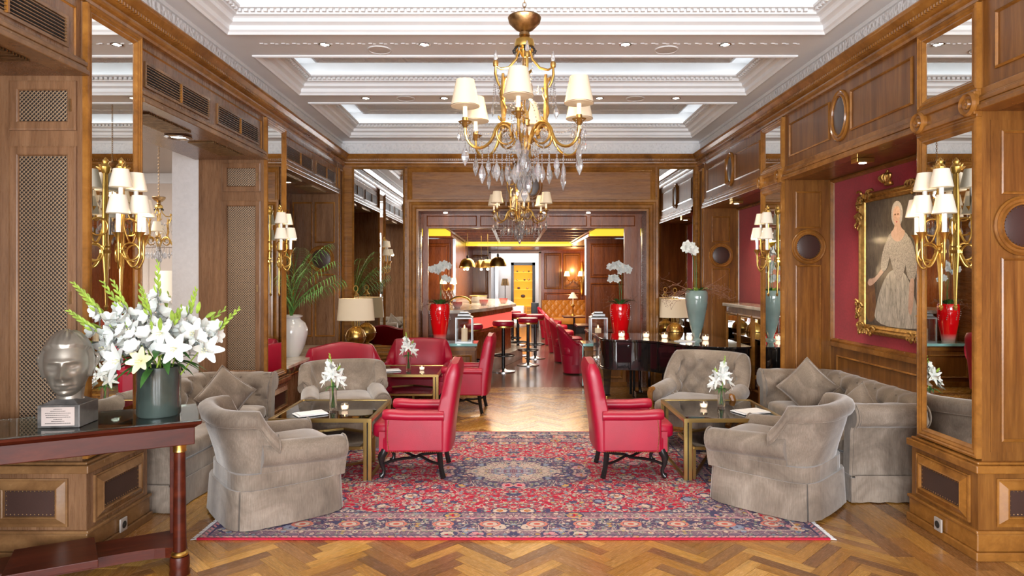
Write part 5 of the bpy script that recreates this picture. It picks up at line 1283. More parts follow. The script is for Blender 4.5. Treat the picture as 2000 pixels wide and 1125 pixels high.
sc = sconce('five-light brass horn sconce on the near right mirrored pilaster', (2.62, 4.05, 1.72), R(-90))
dup(sc, (2.62, 6.79, 1.72), R(-90), 'five-light brass horn sconce on the far right mirrored pilaster beyond the portrait')
dup(sc, (-2.41, 4.05, 1.72), R(90), 'five-light brass horn sconce on the near left mirrored pilaster above the flowers')
dup(sc, (-2.41, 6.79, 1.72), R(90), 'five-light brass horn sconce on the far left mirrored pilaster beside the palm')
WARM = (1, .70, .38)
for x, y, p in ((2.43,4.05,5),(2.43,6.79,6),(-2.23,4.05,5),(-2.23,6.79,6)): point('sconce_light', (x, y, 1.98), p, WARM, .02)

# ================================================================ chandeliers
drop = MB().lathe([(.0012,-.055),(.012,-.034),(.0165,-.020),(.013,-.002),(.005,.012),(.0012,.020)], seg=7, smooth=False, sy=.55)
drop_me = None
def chandelier(lab, loc, rz, chain_top):
    global drop_me
    t = thing('chandelier', lab, 'chandelier', loc, rz, 'gilt crystal chandeliers')   # origin at the arm level (z 2.40)
    MB().lathe([(.001,.50),(.012,.50),(.03,.51),(.028,.525),(.022,.53),(.05,.545),(.085,.58),(.092,.605),(.088,.612),(.04,.60),(.012,.61),(.012,.64),(.001,.64)], seg=32).build('canopy_bowl', M['oldbrass'], t)
    m = MB(); z = .64; k = 0
    while z < chain_top: 
        c = [(.009*cos(q) if k%2 else 0, 0 if k%2 else .009*cos(q), z+.014+.016*sin(q)) for q in [2*pi*i/10 for i in range(10)]]; m.tube(c, .0028, 5, True); z += .025; k += 1
    m.build('chain', M['oldbrass'], t, kind='stuff')
    MB().lathe([(.001,.505),(.03,.50),(.05,.485),(.056,.46),(.054,.445),(.047,.44),(.052,.43),(.03,.43),(.02,.40),(.001,.38)], seg=28).build('crown_dome', M['brass'], t)
    m = MB()
    for q in range(12): a = 2*pi*q/12; m.tube([(.045*cos(a),.045*sin(a),.44),(.062*cos(a),.062*sin(a),.425),(.058*cos(a),.058*sin(a),.41)], [.008,.006,.003], 5)
    m.build('leaf_collar', M['blackw'], t, kind='stuff')
    m = MB().lathe([(.001,-.22),(.01,-.20),(.022,-.17),(.012,-.14),(.03,-.10),(.035,-.06),(.018,-.02),(.012,.05),(.012,.18),(.02,.20),(.008,.25),(.008,.42)], seg=20); m.build('centre_stem', M['oldbrass'], t)
    MB().lathe([(.001,-.33),(.012,-.31),(.02,-.28),(.012,-.25),(.035,-.22),(.04,-.19),(.02,-.15),(.03,-.12),(.02,-.08)], seg=10, smooth=False).build('crystal_bulb', M['crystal'], t)
    beads = MB()
    def string(a, b_, sag, n, r=.0055):
        a, b_ = Vector(a), Vector(b_)
        for i in range(n+1):
            s_ = i/n; p = a.lerp(b_, s_)+Vector((0,0,-sag*4*s_*(1-s_))); beads.lathe([(.0006,-r),(r,0),(.0006,r)], p.x, p.y, p.z, 5, False)
    def dropat(parent, p, s_=1.0):
        global drop_me
        rz_ = rnd.uniform(0, pi)
        if drop_me is None: drop_me = drop.build('crystal_drop', M['crystal'], parent); drop_me.location = p; return
        inst(drop_me, 'crystal_drop', parent, p, (0,0,rz_), s_*rnd.uniform(.9,1.1))
    for k in range(4):             # upper cage with dead candles and gilded posts
        a = pi/2*k+R(4); c, s_ = cos(a), sin(a); P = lambda r_, z: (r_*c, r_*s_, z)
        MB().tube([Vector(p) for p in (P(.03,.44),P(.045,.38),P(.085,.335),P(.13,.325),P(.158,.34),P(.160,.30),P(.15,.26),P(.135,.23))], [.007,.007,.007,.007,.009,.008,.007,.006], 8).build('cage_arm', M['brass'], t)
        po = MB(); po.tube([P(.118,.30),P(.118,.22),P(.12,.14),P(.115,.07),P(.118,.0)], [.008,.012,.013,.012,.014], 8); 
        po.tube([(.118*c+.014*cos(q*9), .118*s_+.014*sin(q*9), .28-q*.26) for q in [i/30 for i in range(31)]], .006, 6)
        for q in range(5): z = .26-q*.055; w_ = q*2.4; bud(po, (.118*c+.01*cos(w_), .118*s_+.01*sin(w_), z), (cos(w_)*.6, sin(w_)*.6, 1), .035, .008)
        po.lathe([(.018,-.01),(.016,.01),(.02,.02),(.012,.03)], .118*c, .118*s_, 0, 12); po.build('gilded_post', M['gold'], t)
        cd = MB().lathe([(.014,.0),(.016,.02),(.012,.03),(.001,.03)], .158*c, .158*s_, .34, 14).build('candle_cup', M['gold'], t); MB().lathe([(.008,.03),(.011,.045),(.008,.07),(.004,.085),(.001,.09)], .158*c, .158*s_, .34, 12).build('glass_bulb', M['crystal'], cd)
        for q in range(3): string(P(.165,.28), P(.175-.02*q,.10+.02*q), -.02*q+.01, 14)
        dropat(t, P(.175,.11)); string(P(.158,.32), (0,0,.28), .10, 14); string(P(.05,.40), P(.03,.22), .0, 10)
        for q in range(3): dropat(t, Vector(P(.04+.035*q,.235-.01*q)), .8)
    for k in range(6):             # six lights
        a = R(-90-6)+k*pi/3; c, s_ = cos(a), sin(a); P = lambda r_, z: Vector((r_*c, r_*s_, z)); side = Vector((-s_, c, 0))
        arm = MB().tube(bez(P(.02,-.12), P(.05,.06), P(.16,.06), P(.185,-.06), 8)+bez(P(.185,-.06), P(.23,-.16), P(.35,-.15), P(.345,-.02), 10)[1:], [.009]*9+[.008]*10, 8).build('arm', M['brass'], t)
        m = MB(); m.tube([P(.118+.048*cos(q)*(1-q/11), -.035+.052*sin(q)*(1-q/11)) for q in [pi*.9-.35*i for i in range(-2, 17)]], [.006+.005*max(0,1-i/14) for i in range(19)], 8); m.build('scroll', M['gold'], arm)
        m = MB(); cc = P(.118,-.035)
        for q in range(8): qa = 2*pi*q/8; m.lathe([(.0006,-.008),(.008,0),(.0006,.008)], *(cc+side*.012+P(.02*cos(qa), .02*sin(qa))), 6, False)
        m.build('crystal_rosette', M['crystal'], arm)
        q_ = P(.345,0); MB().lathe([(.006,-.03),(.02,-.01),(.038,.006),(.03,.008),(.016,.0),(.016,.028),(.001,.03)], q_.x, q_.y, 0, 12).build('drip_pan', M['gold'], arm)
        MB().lathe([(.012,.0),(.012,.12),(.001,.12)], q_.x, q_.y, 0, 14).build('candle_tube', M['candle'], arm)
        sh = MB().lathe([(.074,.085),(.076,.088),(.048,.225),(.046,.225),(.073,.088)], q_.x, q_.y, 0, 32).build('lamp_shade', M['shade'], t)
        MB().tube([(q_.x+.0755*cos(e), q_.y+.0755*sin(e), .088) for e in [2*pi*i/32 for i in range(32)]], .0018, 5, True).build('shade_trim', M['oldbrass'], sh); MB().ball(q_.x, q_.y, .145, .015).build('bulb', M['bulb'], sh)
        for e in range(6): an = 2*pi*e/6; p = q_+Vector((.034*cos(an), .034*sin(an), -.005)); string(p, p-Vector((0,0,.035)), 0, 3, .004); dropat(t, p-Vector((0,0,.055)), .62)
        p = q_-Vector((0,0,.06)); string(p, p-Vector((0,0,.06)), 0, 5); dropat(t, p-Vector((0,0,.09)), 1.5)
        for r_, zz, sc_ in ((.25,-.14,1.5),(.16,-.12,1.3),(.10,-.12,1.4),(.205,-.1,1.1)): p = P(r_, zz)+side*rnd.uniform(-.02,.02); string(p, p-Vector((0,0,.07)), 0, 6); dropat(t, p-Vector((0,0,.10)), sc_)
        string(P(.118,.02), P(.33,-.02), .05, 18); b1 = a+pi/3; string(P(.12,-.06), (.12*cos(b1), .12*sin(b1), -.06), .05, 12); string(P(.118,.05), (0,0,.14), -.05, 14, .0045); string(P(.085,-.12), P(.02,-.27), .02, 12); dropat(t, P(.06,-.23), 1.2); dropat(t, P(.03,-.29), 1.1)
        string(P(.02,.16), P(.09,-.02), -.05, 14, .0045)
    dropat(t, (0,0,-.34), 1.3)
    beads.build('bead_strings', M['crystal'], t, kind='stuff', recalc=False); return t
ch = chandelier('large gilt and crystal chandelier with six cream shades, nearest the camera', (.06, 3.65, 2.405), 0, 1.38)
dup(ch, (.075, 8.2, 2.385), R(14), 'matching crystal chandelier further back, in front of the bar opening')
dup(ch, (-4.05, 7.6, 2.02), R(30), 'crystal chandelier hanging in the left side room', scale=.78)
MB().tube([(0,0,1.37),(0,0,2.42)], .004, 6).lathe([(.001,2.41),(.06,2.41),(.03,2.36),(.001,2.35)]).build('ceiling_hook', M['oldbrass'], C.objects['chandelier.002'])
for p in ((.06,3.65,2.62),(.075,8.2,2.60)): point('chandelier_light', p, 20, WARM, .04)
# ================================================================ ceiling fittings
names = ['far left', 'left of centre', 'right of centre', 'far right']
first = None
for row, (y, xs) in enumerate(((5.53, (-1.57,-.74,.93,1.76)), (7.21, (-1.60,-.75,.93,1.76)))):
    for i, x in enumerate(xs):
        lab = 'recessed downlight in the %s ceiling beam, %s' % (('nearer', 'farther')[row], names[i])
        if first is None:
            first = t = thing('downlight', lab, 'ceiling light', (x, y, ZC), 0, 'recessed ceiling downlights')
            MB().lathe([(.048,.0),(.05,-.004),(.040,-.006),(.036,.004),(.034,.0)], seg=28).build('trim_ring', M['chrome'], t); MB().lathe([(.001,.001),(.034,.001),(.034,-.001),(.001,-.001)], seg=20).build('lens', M['spotlit'], t)
        else: dup(first, (x, y, ZC), 0, lab)
        spot('downlight_beam', (x, y, ZC-.03), 34, (1,.90,.76), 120, 1.0, .04)
t0 = None
for (x, y, lb) in ((-1.14,5.66,'round ceiling speaker in the nearer beam on the left'), (1.30,5.66,'round ceiling speaker in the nearer beam on the right'), (-1.17,7.22,'round ceiling speaker in the farther beam on the left'), (1.32,7.22,'round ceiling speaker in the farther beam on the right')):
    if t0 is None:
        t0 = thing('ceiling_speaker', lb, 'speaker', (x, y, ZC), 0, 'round ceiling speakers'); MB().lathe([(.10,.0),(.10,-.006),(.092,-.008),(.09,-.003)], seg=36).build('rim', M['white'], t0); MB().lathe([(.001,-.004),(.09,-.004),(.09,-.001),(.001,-.001)], seg=36).build('cover', plain('speaker_mesh', (.62,.58,.55), .8), t0)
    else: dup(t0, (x, y, ZC), 0, lb)
m = MB(); 
for x in [ -2.1+.09*i for i in range(50)]: m.box(x, 5.50, ZC-.004, x+.03, 5.515, ZC); m.box(x+.035, 5.515, ZC-.004, x+.06, 5.53, ZC)
m.build('stencil_ornament', M['white'], cl, kind='stuff')
for (y, lb) in ((5.3, 'small square brass spotlight under the beam above the portrait'), (8.3, 'small brass spotlight under the beam of the far right bay')):
    t = thing('spotlight', lb, 'spotlight', (2.78, y, 2.53)); MB().box(-.07,-.05,-.035,.07,.05,0).build('housing', M['brass'], t, bevel=.004); MB().lathe([(.001,-.037),(.028,-.037),(.028,-.0352),(.001,-.0352)], seg=20).build('lens', M['spotlit'], t); spot('picture_light', (2.76, y, 2.48), 14, (1,.75,.45), 130)
for (y, lb) in ((5.4, 'round nickel downlight in the soffit of the left opening'), (8.0, 'round nickel downlight in the soffit above the palm')):
    t = thing('soffit_light', lb, 'ceiling light', (-2.72, y, 2.73)); MB().lathe([(.10,.0),(.105,-.012),(.08,-.02),(.06,-.006)], seg=32).build('ring', M['chrome'], t); MB().lathe([(.001,-.006),(.06,-.006),(.06,-.001),(.001,-.001)], seg=24).build('lens', M['spotlit'], t); spot('soffit_beam', (-2.72, y, 2.68), 14, (1,.8,.55), 130)

# ================================================================ grand piano
P_ = [(1.08,9.0),(1.10,8.42),(1.22,8.14),(1.48,8.03),(1.70,7.80),(1.92,7.50),(2.15,7.32),(2.40,7.26),(2.58,7.32),(2.60,7.55),(2.60,9.0)]
def smoothpoly(P, it=2):
    for _ in range(it):
        Q = []
        for i in range(len(P)):
            a, b_ = P[i], P[(i+1)%len(P)]
            Q += [(a[0]*.75+b_[0]*.25, a[1]*.75+b_[1]*.25), (a[0]*.25+b_[0]*.75, a[1]*.25+b_[1]*.75)]
        P = Q
    return P
PP = [P_[0]]+[(1.09,8.7)]+[tuple(v) for v in bez((1.09,8.5,0),(1.09,8.12,0),(1.12,8.08,0),(1.35,8.07,0),8)]; PP = [(p[0], p[1]) for p in PP]
PP += [(p[0], p[1]) for p in bez((1.45,8.05,0),(1.85,7.95,0),(1.75,7.30,0),(2.35,7.25,0),16)]+[(2.52,7.27),(2.60,7.34),(2.60,9.0)]
def inset(P, d):
    cx = sum(p[0] for p in P)/len(P); cy = sum(p[1] for p in P)/len(P); return [(p[0]+(cx-p[0])*d, p[1]+(cy-p[1])*d) for p in P]
t = thing('grand_piano', 'black grand piano with closed lid in the far right corner', 'piano', (0,0,0))
MB().prism(PP, .47, .79, True).build('case', M['black'], t, ang=35); MB().prism(inset(PP, -.022), .795, .82, True).build('lid', M['black'], t, ang=35, bevel=.004); MB().prism(inset(PP, -.012), .45, .475, True).build('bottom_rail', M['black'], t, ang=35, bevel=.004)
MB().box(1.1,8.3,.43,1.35,8.9,.46).build('leg_block', M['black'], t)
for x, y in ((1.22,8.72),(2.3,8.6),(2.35,7.5)):
    l = MB().loft([[(x-w_, y-w_, z), (x+w_, y-w_, z), (x+w_, y+w_, z), (x-w_, y+w_, z)] for w_, z in ((.07,.45),(.065,.40),(.055,.36),(.034,.05),(.045,.045),(.045,.03))], smooth=False).build('leg', M['black'], t); MB().lathe([(.001,0),(.022,.003),(.022,.03),(.001,.032)], x, y, 0, 14).build('caster', M['brass'], l)
m = MB().tube([(1.60,8.45,.45),(1.60,8.43,.2),(1.60,8.40,.12)], [.02,.018,.022], 8).tube([(1.72,8.45,.45),(1.72,8.43,.2),(1.72,8.40,.12)], [.02,.018,.022], 8); m.box(1.54,8.36,.06,1.78,8.5,.13); m.build('pedal_lyre', M['black'], t)
for q in range(3): MB().soft(1.60+.06*q,8.31,.03,.025,.13,.014,.6).build('pedal', M['brass'], t)
o = MB(); disc(o, (1.40,8.065,.74), (1,0,.0), (0,0,1), (0,-1,0), .018, prof=((0,0),(0,.006),(-.008,.008),(-.017,.004))); o.build('lid_lock', M['black'], t)
t = thing('piano_bench', 'black padded bench under the piano', 'bench', (1.80, 8.86, 0)); MB().soft(0,0,.39,.52,.32,.07,.3).build('seat', M['blackw'], t)
for x in (-.22,.22):
    for y in (-.12,.12): MB().cb(x,y,0,.03,.03,.40).build('leg', M['blackw'], t)
# things on the lid
t = thing('orchid_vase', 'tall grey-green vase with white orchid and bare twigs on the piano', 'flowers', (2.20, 8.0, .8205))
MB().lathe([(.001,0),(.062,0),(.06,.012),(.035,.03),(.045,.06),(.075,.16),(.105,.30),(.128,.44),(.135,.52),(.13,.58),(.112,.60),(.105,.59),(.12,.52),(.09,.3),(.001,.28)], seg=40).build('vase', M['tealvase'], t)
def orchid(parent, base, tip, n=7, s_=.045, arch=.1, cluster=None):
    base, tip = Vector(base), Vector(tip); sg = 1 if tip.x > base.x else -1; P = bez(base, base*.8+Vector((0,0,tip.z*.45)), tip+Vector((-sg*arch*2.2,0,arch*1.3)), tip, 14); st = MB().tube(P, .0035, 6).build('orchid_stem', M['leafd'], parent, recalc=False)
    m = MB()
    for i in range(n):
        p = P[14-min(13, int(i*.42))]+Vector((rnd.uniform(-.4,.4)*s_, -.02, rnd.uniform(-.6,.2)*s_)); f_ = Vector((rnd.uniform(-.5,.5), -1, rnd.uniform(-.2,.3))); flower(m, p, f_, s_*rnd.uniform(.65,.85), 5, .7, 1.15)
    m.build('orchid_blossom', M['petal'], st, recalc=False)
orchid(t, (-.02,0,.56), (-.13,-.02,1.13), 11, .062, .03); orchid(t, (.0,0,.56), (-.04,.03,1.10), 5, .055, .02); 
for k in range(9): a = 2*pi*k/9+.2; m = MB(); leaf(m, (.03*cos(a),.03*sin(a),.57), (cos(a), sin(a)*.8, .9), rnd.uniform(.16,.26), .05, .55); m.build('leaf', M['leafd'] if k%3 else M['leafl'], t, recalc=False)
def twigs(parent, n, spread, z0, L=.35, name='twig'):
    for i in range(n):
        a = rnd.uniform(-.6,.6)+(0 if i%2 else pi); p = Vector((.03*cos(a), rnd.uniform(-.04,.04), z0)); d = Vector((cos(a)*spread, rnd.uniform(-.5,.4), rnd.uniform(.2,.9))).normalized(); m = MB(); P = [p]
        for k in range(7): d = (d+Vector((rnd.uniform(-.25,.25), rnd.uniform(-.25,.25), rnd.uniform(-.35,.12)))).normalized(); P.append(P[-1]+d*L/7)
        m.tube(P, [.003-.0003*q for q in range(8)], 4)
        for q in P[2:]: e = q+Vector((rnd.uniform(-.06,.06), rnd.uniform(-.04,.04), rnd.uniform(-.05,.06))); m.tube([q, e], .0015, 3); m.ball(e.x, e.y, e.z, .005, 5, 4)
        m.build(name, M['twig'], parent, recalc=False)
twigs(t, 22, 1.2, .58, .42)
for i, (px, py, lb) in enumerate(((1262,658,'first from the keyboard end, on the piano lid'),(1298,660,'second along the piano lid'),(1346,664,'third on the piano lid, left of the tall vase'),(1378,664,'right of the tall vase on the piano lid'),(1214,657,'at the very corner of the piano lid'))):
    D = (1.6-.82)*1300/(py+1-538); votive(((px-1003)*D/1300, D, .8205), 'square lit glass tealight '+lb, .042, 'tealights on the piano', 1.5)
o = MB().box(-.10,-.07,0,.10,.07,.008).build('menu_card', M['paper']); o.location = (2.02, 7.86, .8205); o.rotation_euler = (0,0,.3); tag(o, 'white card lying on the piano lid before the vase', 'menu')

# ================================================================ lamps on the back wall
def globe_lamp(lab, loc, sc_=1, shw=.26):
    t = thing('table_lamp', lab, 'lamp', loc, 0, None, sc_)
    MB().lathe([(.001,0),(.085,0),(.09,.015),(.06,.03),(.03,.045),(.04,.06),(.001,.06)], seg=28).build('base', M['brass'], t)
    MB().lathe([(.001,.055),(.05,.06),(.10,.10),(.135,.17),(.138,.21),(.12,.27),(.08,.31),(.04,.33),(.001,.335)], seg=36).build('globe', M['brass'], t)
    m = MB()
    for k in range(6): a = pi*k/6; m.tube([(.141*cos(a)*cos(q), .141*sin(a)*cos(q), .195+.141*sin(q)) for q in [2*pi*i/32 for i in range(32)]], .0022, 5, True)
    m.tube([(.144*cos(q), .144*sin(q), .195) for q in [2*pi*i/32 for i in range(32)]], .005, 6, True); m.build('globe_ribs', M['oldbrass'], t)
    m = MB()
    for x in (-.05,-.025,0,.025,.05): m.tube([(x,0,.32),(x,0,.48)], .004, 6)
    m.lathe([(.05,.315),(.055,.33),(.03,.34)]); m.build('neck_rods', M['brass'], t)
    MB().lathe([(shw,.42),(shw*.9,.72),(shw*.885,.72),(shw*.985,.42)], seg=48, sy=.55).build('lamp_shade', M['shade'], t)
    m = MB(); 
    for x in (-.04,0,.04): m.tube([(x,0,.70),(x,0,.78)], .003, 5)
    m.tube([(.03*cos(q), 0, .86+.04*sin(q)) for q in [2*pi*i/20 for i in range(20)]], .006, 6, True); m.lathe([(.001,.76),(.05,.765),(.03,.79),(.01,.82)]); m.build('ring_finial', M['brass'], t); MB().ball(0,0,.56,.03).build('bulb', M['bulb'], t); return t
globe_lamp('brass globe table lamp with wide cream shade against the left back mirror', (-2.18, 9.20, .56)); point('table_lamp_light', (-2.18, 9.2, 1.10), 9, WARM, .03)
t = thing('side_table', 'small carved walnut side table under the brass globe lamp', 'table', (-2.18, 9.20, 0)); MB().lathe([(.001,.52),(.21,.52),(.23,.535),(.225,.558),(.001,.559)], seg=32, sq=.8).build('table_top', M['woodm'], t); MB().lathe([(.18,.44),(.2,.46),(.19,.52)], seg=32, sq=.8).build('apron', M['woodm'], t)
for k in range(4): a = pi/4+pi/2*k; MB().tube([(.15*cos(a),.15*sin(a),.5),(.17*cos(a),.17*sin(a),.3),(.13*cos(a),.13*sin(a),.12),(.17*cos(a),.17*sin(a),.004)], [.025,.016,.012,.016], 8).build('leg', M['woodm'], t)
globe_lamp('globe table lamp with white drum shade behind the piano before the right mirror', (2.24, 9.24, .66), .85, .25); point('table_lamp_light', (2.24, 9.24, 1.12), 7, WARM, .03)
t = thing('side_table', 'dark side table behind the piano carrying the drum shade lamp', 'table', (2.24, 9.24, 0)); MB().cb(0,0,.62,.34,.34,.035).build('table_top', M['mahog'], t, bevel=.005); MB().lathe([(.14,0),(.14,.02),(.03,.05),(.03,.62)]).build('pedestal', M['mahog'], t)
# commode ledge by the left mirror
t = thing('low_cabinet', 'low walnut cabinet with a lock under the left back mirror', 'cabinet', (-1.72, 9.32, 0)); MB().box(-.22,-.14,.03,.22,.14,.50).build('body', M['woodm'], t, bevel=.006); MB().box(-.24,-.16,.50,.24,.14,.53).build('table_top', M['woodm'], t, bevel=.006)
d_ = MB().frame((-.2,-.14,.34), (1,0,0), (0,0,1), .4, .13, RAISED, True, n=(0,-1,0)).build('drawer', M['woodm'], t); o = MB(); disc(o, (0,-.147,.41), (1,0,0), (0,0,1), (0,-1,0), .014, prof=((0,0),(0,.006),(-.013,.006))); o.build('lock', M['brass'], d_)
for x in (-.2, .01): MB().frame((x,-.14,.06), (1,0,0), (0,0,1), .19, .26, RAISED, True, n=(0,-1,0)).build('door', M['woodm'], t)

# ================================================================ palm in the white jar
M['leafp'] = plain('palm_green', (.13,.30,.07), .4, 0, .4, 12)
t = thing('potted_palm', 'green palm in a tall white ceramic jar on the marble shelf', 'plant', (-2.66, 7.95, .636))
MB().lathe([(.001,0),(.10,0),(.105,.015),(.12,.03),(.165,.14),(.195,.26),(.195,.33),(.165,.40),(.115,.44),(.11,.455),(.135,.47),(.14,.485),(.125,.49),(.10,.47),(.09,.44),(.001,.42)], seg=44).build('pot', M['ceramic'], t)
for k in range(15):
    a = rnd.uniform(-1.9,1.5)-.15; h = rnd.uniform(.35,.92); rr = rnd.uniform(.25,.62)*(1.25-h*.5); tip = Vector((cos(a)*rr*1.1, sin(a)*rr-.1, .45+h)); P = bez((0,0,.42), (cos(a)*.04, sin(a)*.04, .45+h*.6), tip*.75+Vector((0,0,h*.35)), tip, 16); m = MB(); m.tube(P, [.006-.0003*i for i in range(17)], 5); d0 = (P[-1]-P[8]).normalized()
    s0 = d0.cross(Vector((0,0,1))).normalized()
    for i in range(6, 17):
        for sg in (-1, 1):
            for o_ in (0,):
                tt = P[i] if i == 16 or not o_ else P[i].lerp(P[i+1], .5); leaf(m, tt, d0*.8+s0*sg*1.0+Vector((0,0,rnd.uniform(0,.3))), .21*(1-.35*abs(i-11)/6), .011, .9, 4)
    m.build('frond', M['leafp'], t, recalc=False)

# ================================================================ glass-topped consoles in the opening, vases, lanterns
for (x0, x1, lb) in ((-1.30, -.55, 'walnut console with teal glass top at the left of the bar opening'), (1.02, 1.62, 'walnut console with teal glass top at the right of the bar opening')):
    t = thing('console_cabinet', lb, 'cabinet', (0,0,0)); MB().box(x0,9.58,.0,x1,9.92,.58).build('body', M['wood'], t, bevel=.004); MB().box(x0-.01,9.56,.0,x1+.01,9.94,.07).box(x0-.01,9.565,.52,x1+.01,9.935,.565).build('moulding', M['woodm'], t)
    MB().frame((x0+.05,9.58,.12), (1,0,0), (0,0,1), x1-x0-.1, .34, RAISED, n=(0,-1,0)).build('panel', M['woodm'], t); MB().box(x0-.03,9.52,.585,x1+.03,9.97,.625).build('glass_top', M['teal'], t, bevel=.004)
    if x0 > 0: MB().box(x0-.035,9.53,.02,x0-.02,9.96,.585).build('glass_side', M['teal'], t)
def red_vase(lab, loc, flip=1, s_=1):
    t = thing('orchid_vase', lab, 'flowers', loc, 0, 'red glass vases with white orchids')
    MB().lathe([(.001,0),(.085,0),(.088,.02),(.10,.10),(.125,.24),(.142,.38),(.148,.47),(.145,.53),(.138,.56),(.128,.55),(.13,.46),(.1,.2),(.001,.18)], seg=40).build('vase', M['redvase'], t)
    orchid(t, (0,0,.52), (-.13*flip,0,1.06), 14, .055, .10); orchid(t, (.02,0,.52), (.14*flip,-.02,1.12), 16, .058, .10); orchid(t, (.03,0,.52), (.12*flip,.03,.93), 10, .05, .05)
    for k in range(8): a = 2*pi*k/8+.3; m = MB(); leaf(m, (.04*cos(a),.04*sin(a),.54), (cos(a), sin(a)*.7, 1.0), rnd.uniform(.18,.28), .065, .5); m.build('leaf', M['leafd'], t, recalc=False)
    m = MB()
    for k in range(7):
        a = 2*pi*k/7; p = Vector((.142*cos(a), -abs(.142*sin(a)), .56))
        for q in range(9): m.ball(p.x+.012*sin(q), p.y-.008, p.z-.028*q, .007, 6, 4)
    m.build('hanging_buds', M['petal'], t, kind='stuff', recalc=False); twigs(t, 7, 1, .54, .24, 'twig'); return t
red_vase('red glass vase with white orchids on the left console, beside the lantern', (-1.08, 9.75, .6255)); red_vase('red glass vase with white orchids on the right console, behind the piano', (1.56, 9.75, .6255), -1)
M['pewter'] = plain('pewter', (.30,.30,.30), .38, .7, .1)
def lantern(lab, loc):
    t = thing('candle_lantern', lab, 'lantern', loc, 0, 'square candle lanterns on the consoles'); w_ = .115
    m = MB()
    for sx in (-1,1):
        for sy in (-1,1): m.cb(sx*w_, sy*w_, 0, .018, .018, .36)
    for z in (0,.345): m.box(-w_-.01,-w_-.01,z,w_+.01,-w_+.012,z+.018); m.box(-w_-.01,w_-.012,z,w_+.01,w_+.01,z+.018); m.box(-w_-.01,-w_,z,-w_+.012,w_,z+.018); m.box(w_-.012,-w_,z,w_+.01,w_,z+.018)
    m.build('frame', M['pewter'], t); m = MB(); m.loft([[(-a,-a,z),(a,-a,z),(a,a,z),(-a,a,z)] for a, z in ((w_+.012,.362),(.09,.385),(.09,.41),(.06,.43),(.06,.445))], smooth=False); m.build('lid', M['pewter'], t)
    for sx, sy in ((0,-1),(0,1),(1,0),(-1,0)): MB().box(*((-w_+.01, sy*w_-.001, .018, w_-.01, sy*w_+.001, .345) if sy else (sx*w_-.001, -w_+.01, .018, sx*w_+.001, w_-.01, .345))).build('pane', M['glass'], t)
    MB().box(-w_,-w_,.0,w_,w_,.012).build('floor_plate', M['chrome'], t); c = MB().lathe([(.001,.012),(.045,.012),(.045,.20),(.036,.204),(.001,.2)], seg=20).build('candle', M['candle'], t); MB().lathe([(.001,.2),(.008,.21),(.007,.225),(.0006,.25)], seg=8).build('flame', M['flame'], c); return t
la = lantern('square metal candle lantern on the left teal glass console', (-.72, 9.76, .6255)); dup(la, (1.24, 9.76, .6255), 0, 'square metal candle lantern on the right teal glass console behind the piano corner')

# ================================================================ mirrored cabinet in the far right bay
t = thing('mirrored_cabinet', 'walnut cabinet with marble top and mirror doors in the far right niche', 'cabinet', (0,0,0)); MB().box(2.80,7.25,.0,3.09,8.75,1.20).build('body', M['wood'], t); MB().box(2.76,7.2,1.20,3.09,8.8,1.24).build('marble_top', M['marble'], t, bevel=.006)
for k in range(3):
    y = 7.3+k*.48; d_ = MB().frame((2.80,y,.25), (0,1,0), (0,0,1), .46, .88, [(0,0),(0,.02),(.02,.024),(.035,.008)], n=(-1,0,0)).build('door', M['woodm'], t); MB().box(2.792,y+.035,.285,2.798,y+.425,1.095).build('mirror_pane', M['mirror'], d_)

# ================================================================ portrait
t = thing('framed_portrait', 'large gilt-framed portrait of a lady in a silver gown on the red wall', 'painting', (3.085, 5.42, 1.705), R(-90))
W, H = .98, 1.22      # local: +x runs towards the camera side, y=-1 faces the room
MB().frame((-W/2, .02, -H/2), (1,0,0), (0,0,1), W, H, [(0,0),(0,.03),(.015,.05),(.03,.055),(.045,.04),(.055,.044),(.075,.03),(.085,.012)], n=(0,-1,0)).build('frame', M['gold'], t)
for sx in (-1,1):
    for sz in (-1,1):
        m = MB()
        for k in range(26):
            a = rnd.uniform(0, 2*pi); q = rnd.uniform(0,1)**.6; x = sx*(W/2-.045-(rnd.uniform(0,.20) if k%2 else 0)+rnd.uniform(-.03,.05)); z = sz*(H/2-.045-(0 if k%2 else rnd.uniform(0,.26))+rnd.uniform(-.03,.05))
            m.tube([(x+.022*cos(a+j*.8), -.03-.006*j, z+.022*sin(a+j*.8)) for j in range(5)], [.010,.013,.012,.010,.005], 6)
        m.build('corner_ornament', M['gold'], t, kind='stuff')
def paint(name, c1, c2, sc=(12,12,3), r=.4):
    q = NT(name); v = q.coord('Object', sc); q.set(base=q.ramp(q.noise(v, 2.5, 6, .7, 1.5), [(.38, c1), (.62, c2)]), rough=r, coat=.3, coatr=.15); q.bump(q.noise(q.coord('Object', (1,1,1)), 90, 3), .15, .002); return q.m
MB().box(-W/2+.07, -.0, -H/2+.07, W/2-.07, .018, H/2-.07).build('canvas', paint('painted_dark', (.035,.028,.022), (.10,.085,.065)), t)
iw, ih = W-.17, H-.17
def pp(pts, y, name, mat):
    P = [(-iw/2+u*iw, -H/2+.085+v*ih) for u, v in pts]; P = smoothpoly(P, 2); m = MB(); a = [(x, -y, z) for x, z in P]; n_ = len(a); cx = sum(p[0] for p in a)/n_; cz = sum(p[2] for p in a)/n_
    m.add(a+[(cx, -y, cz)], [(i, (i+1)%n_, n_) for i in range(n_)]); return m.build(name, mat, t, recalc=False)
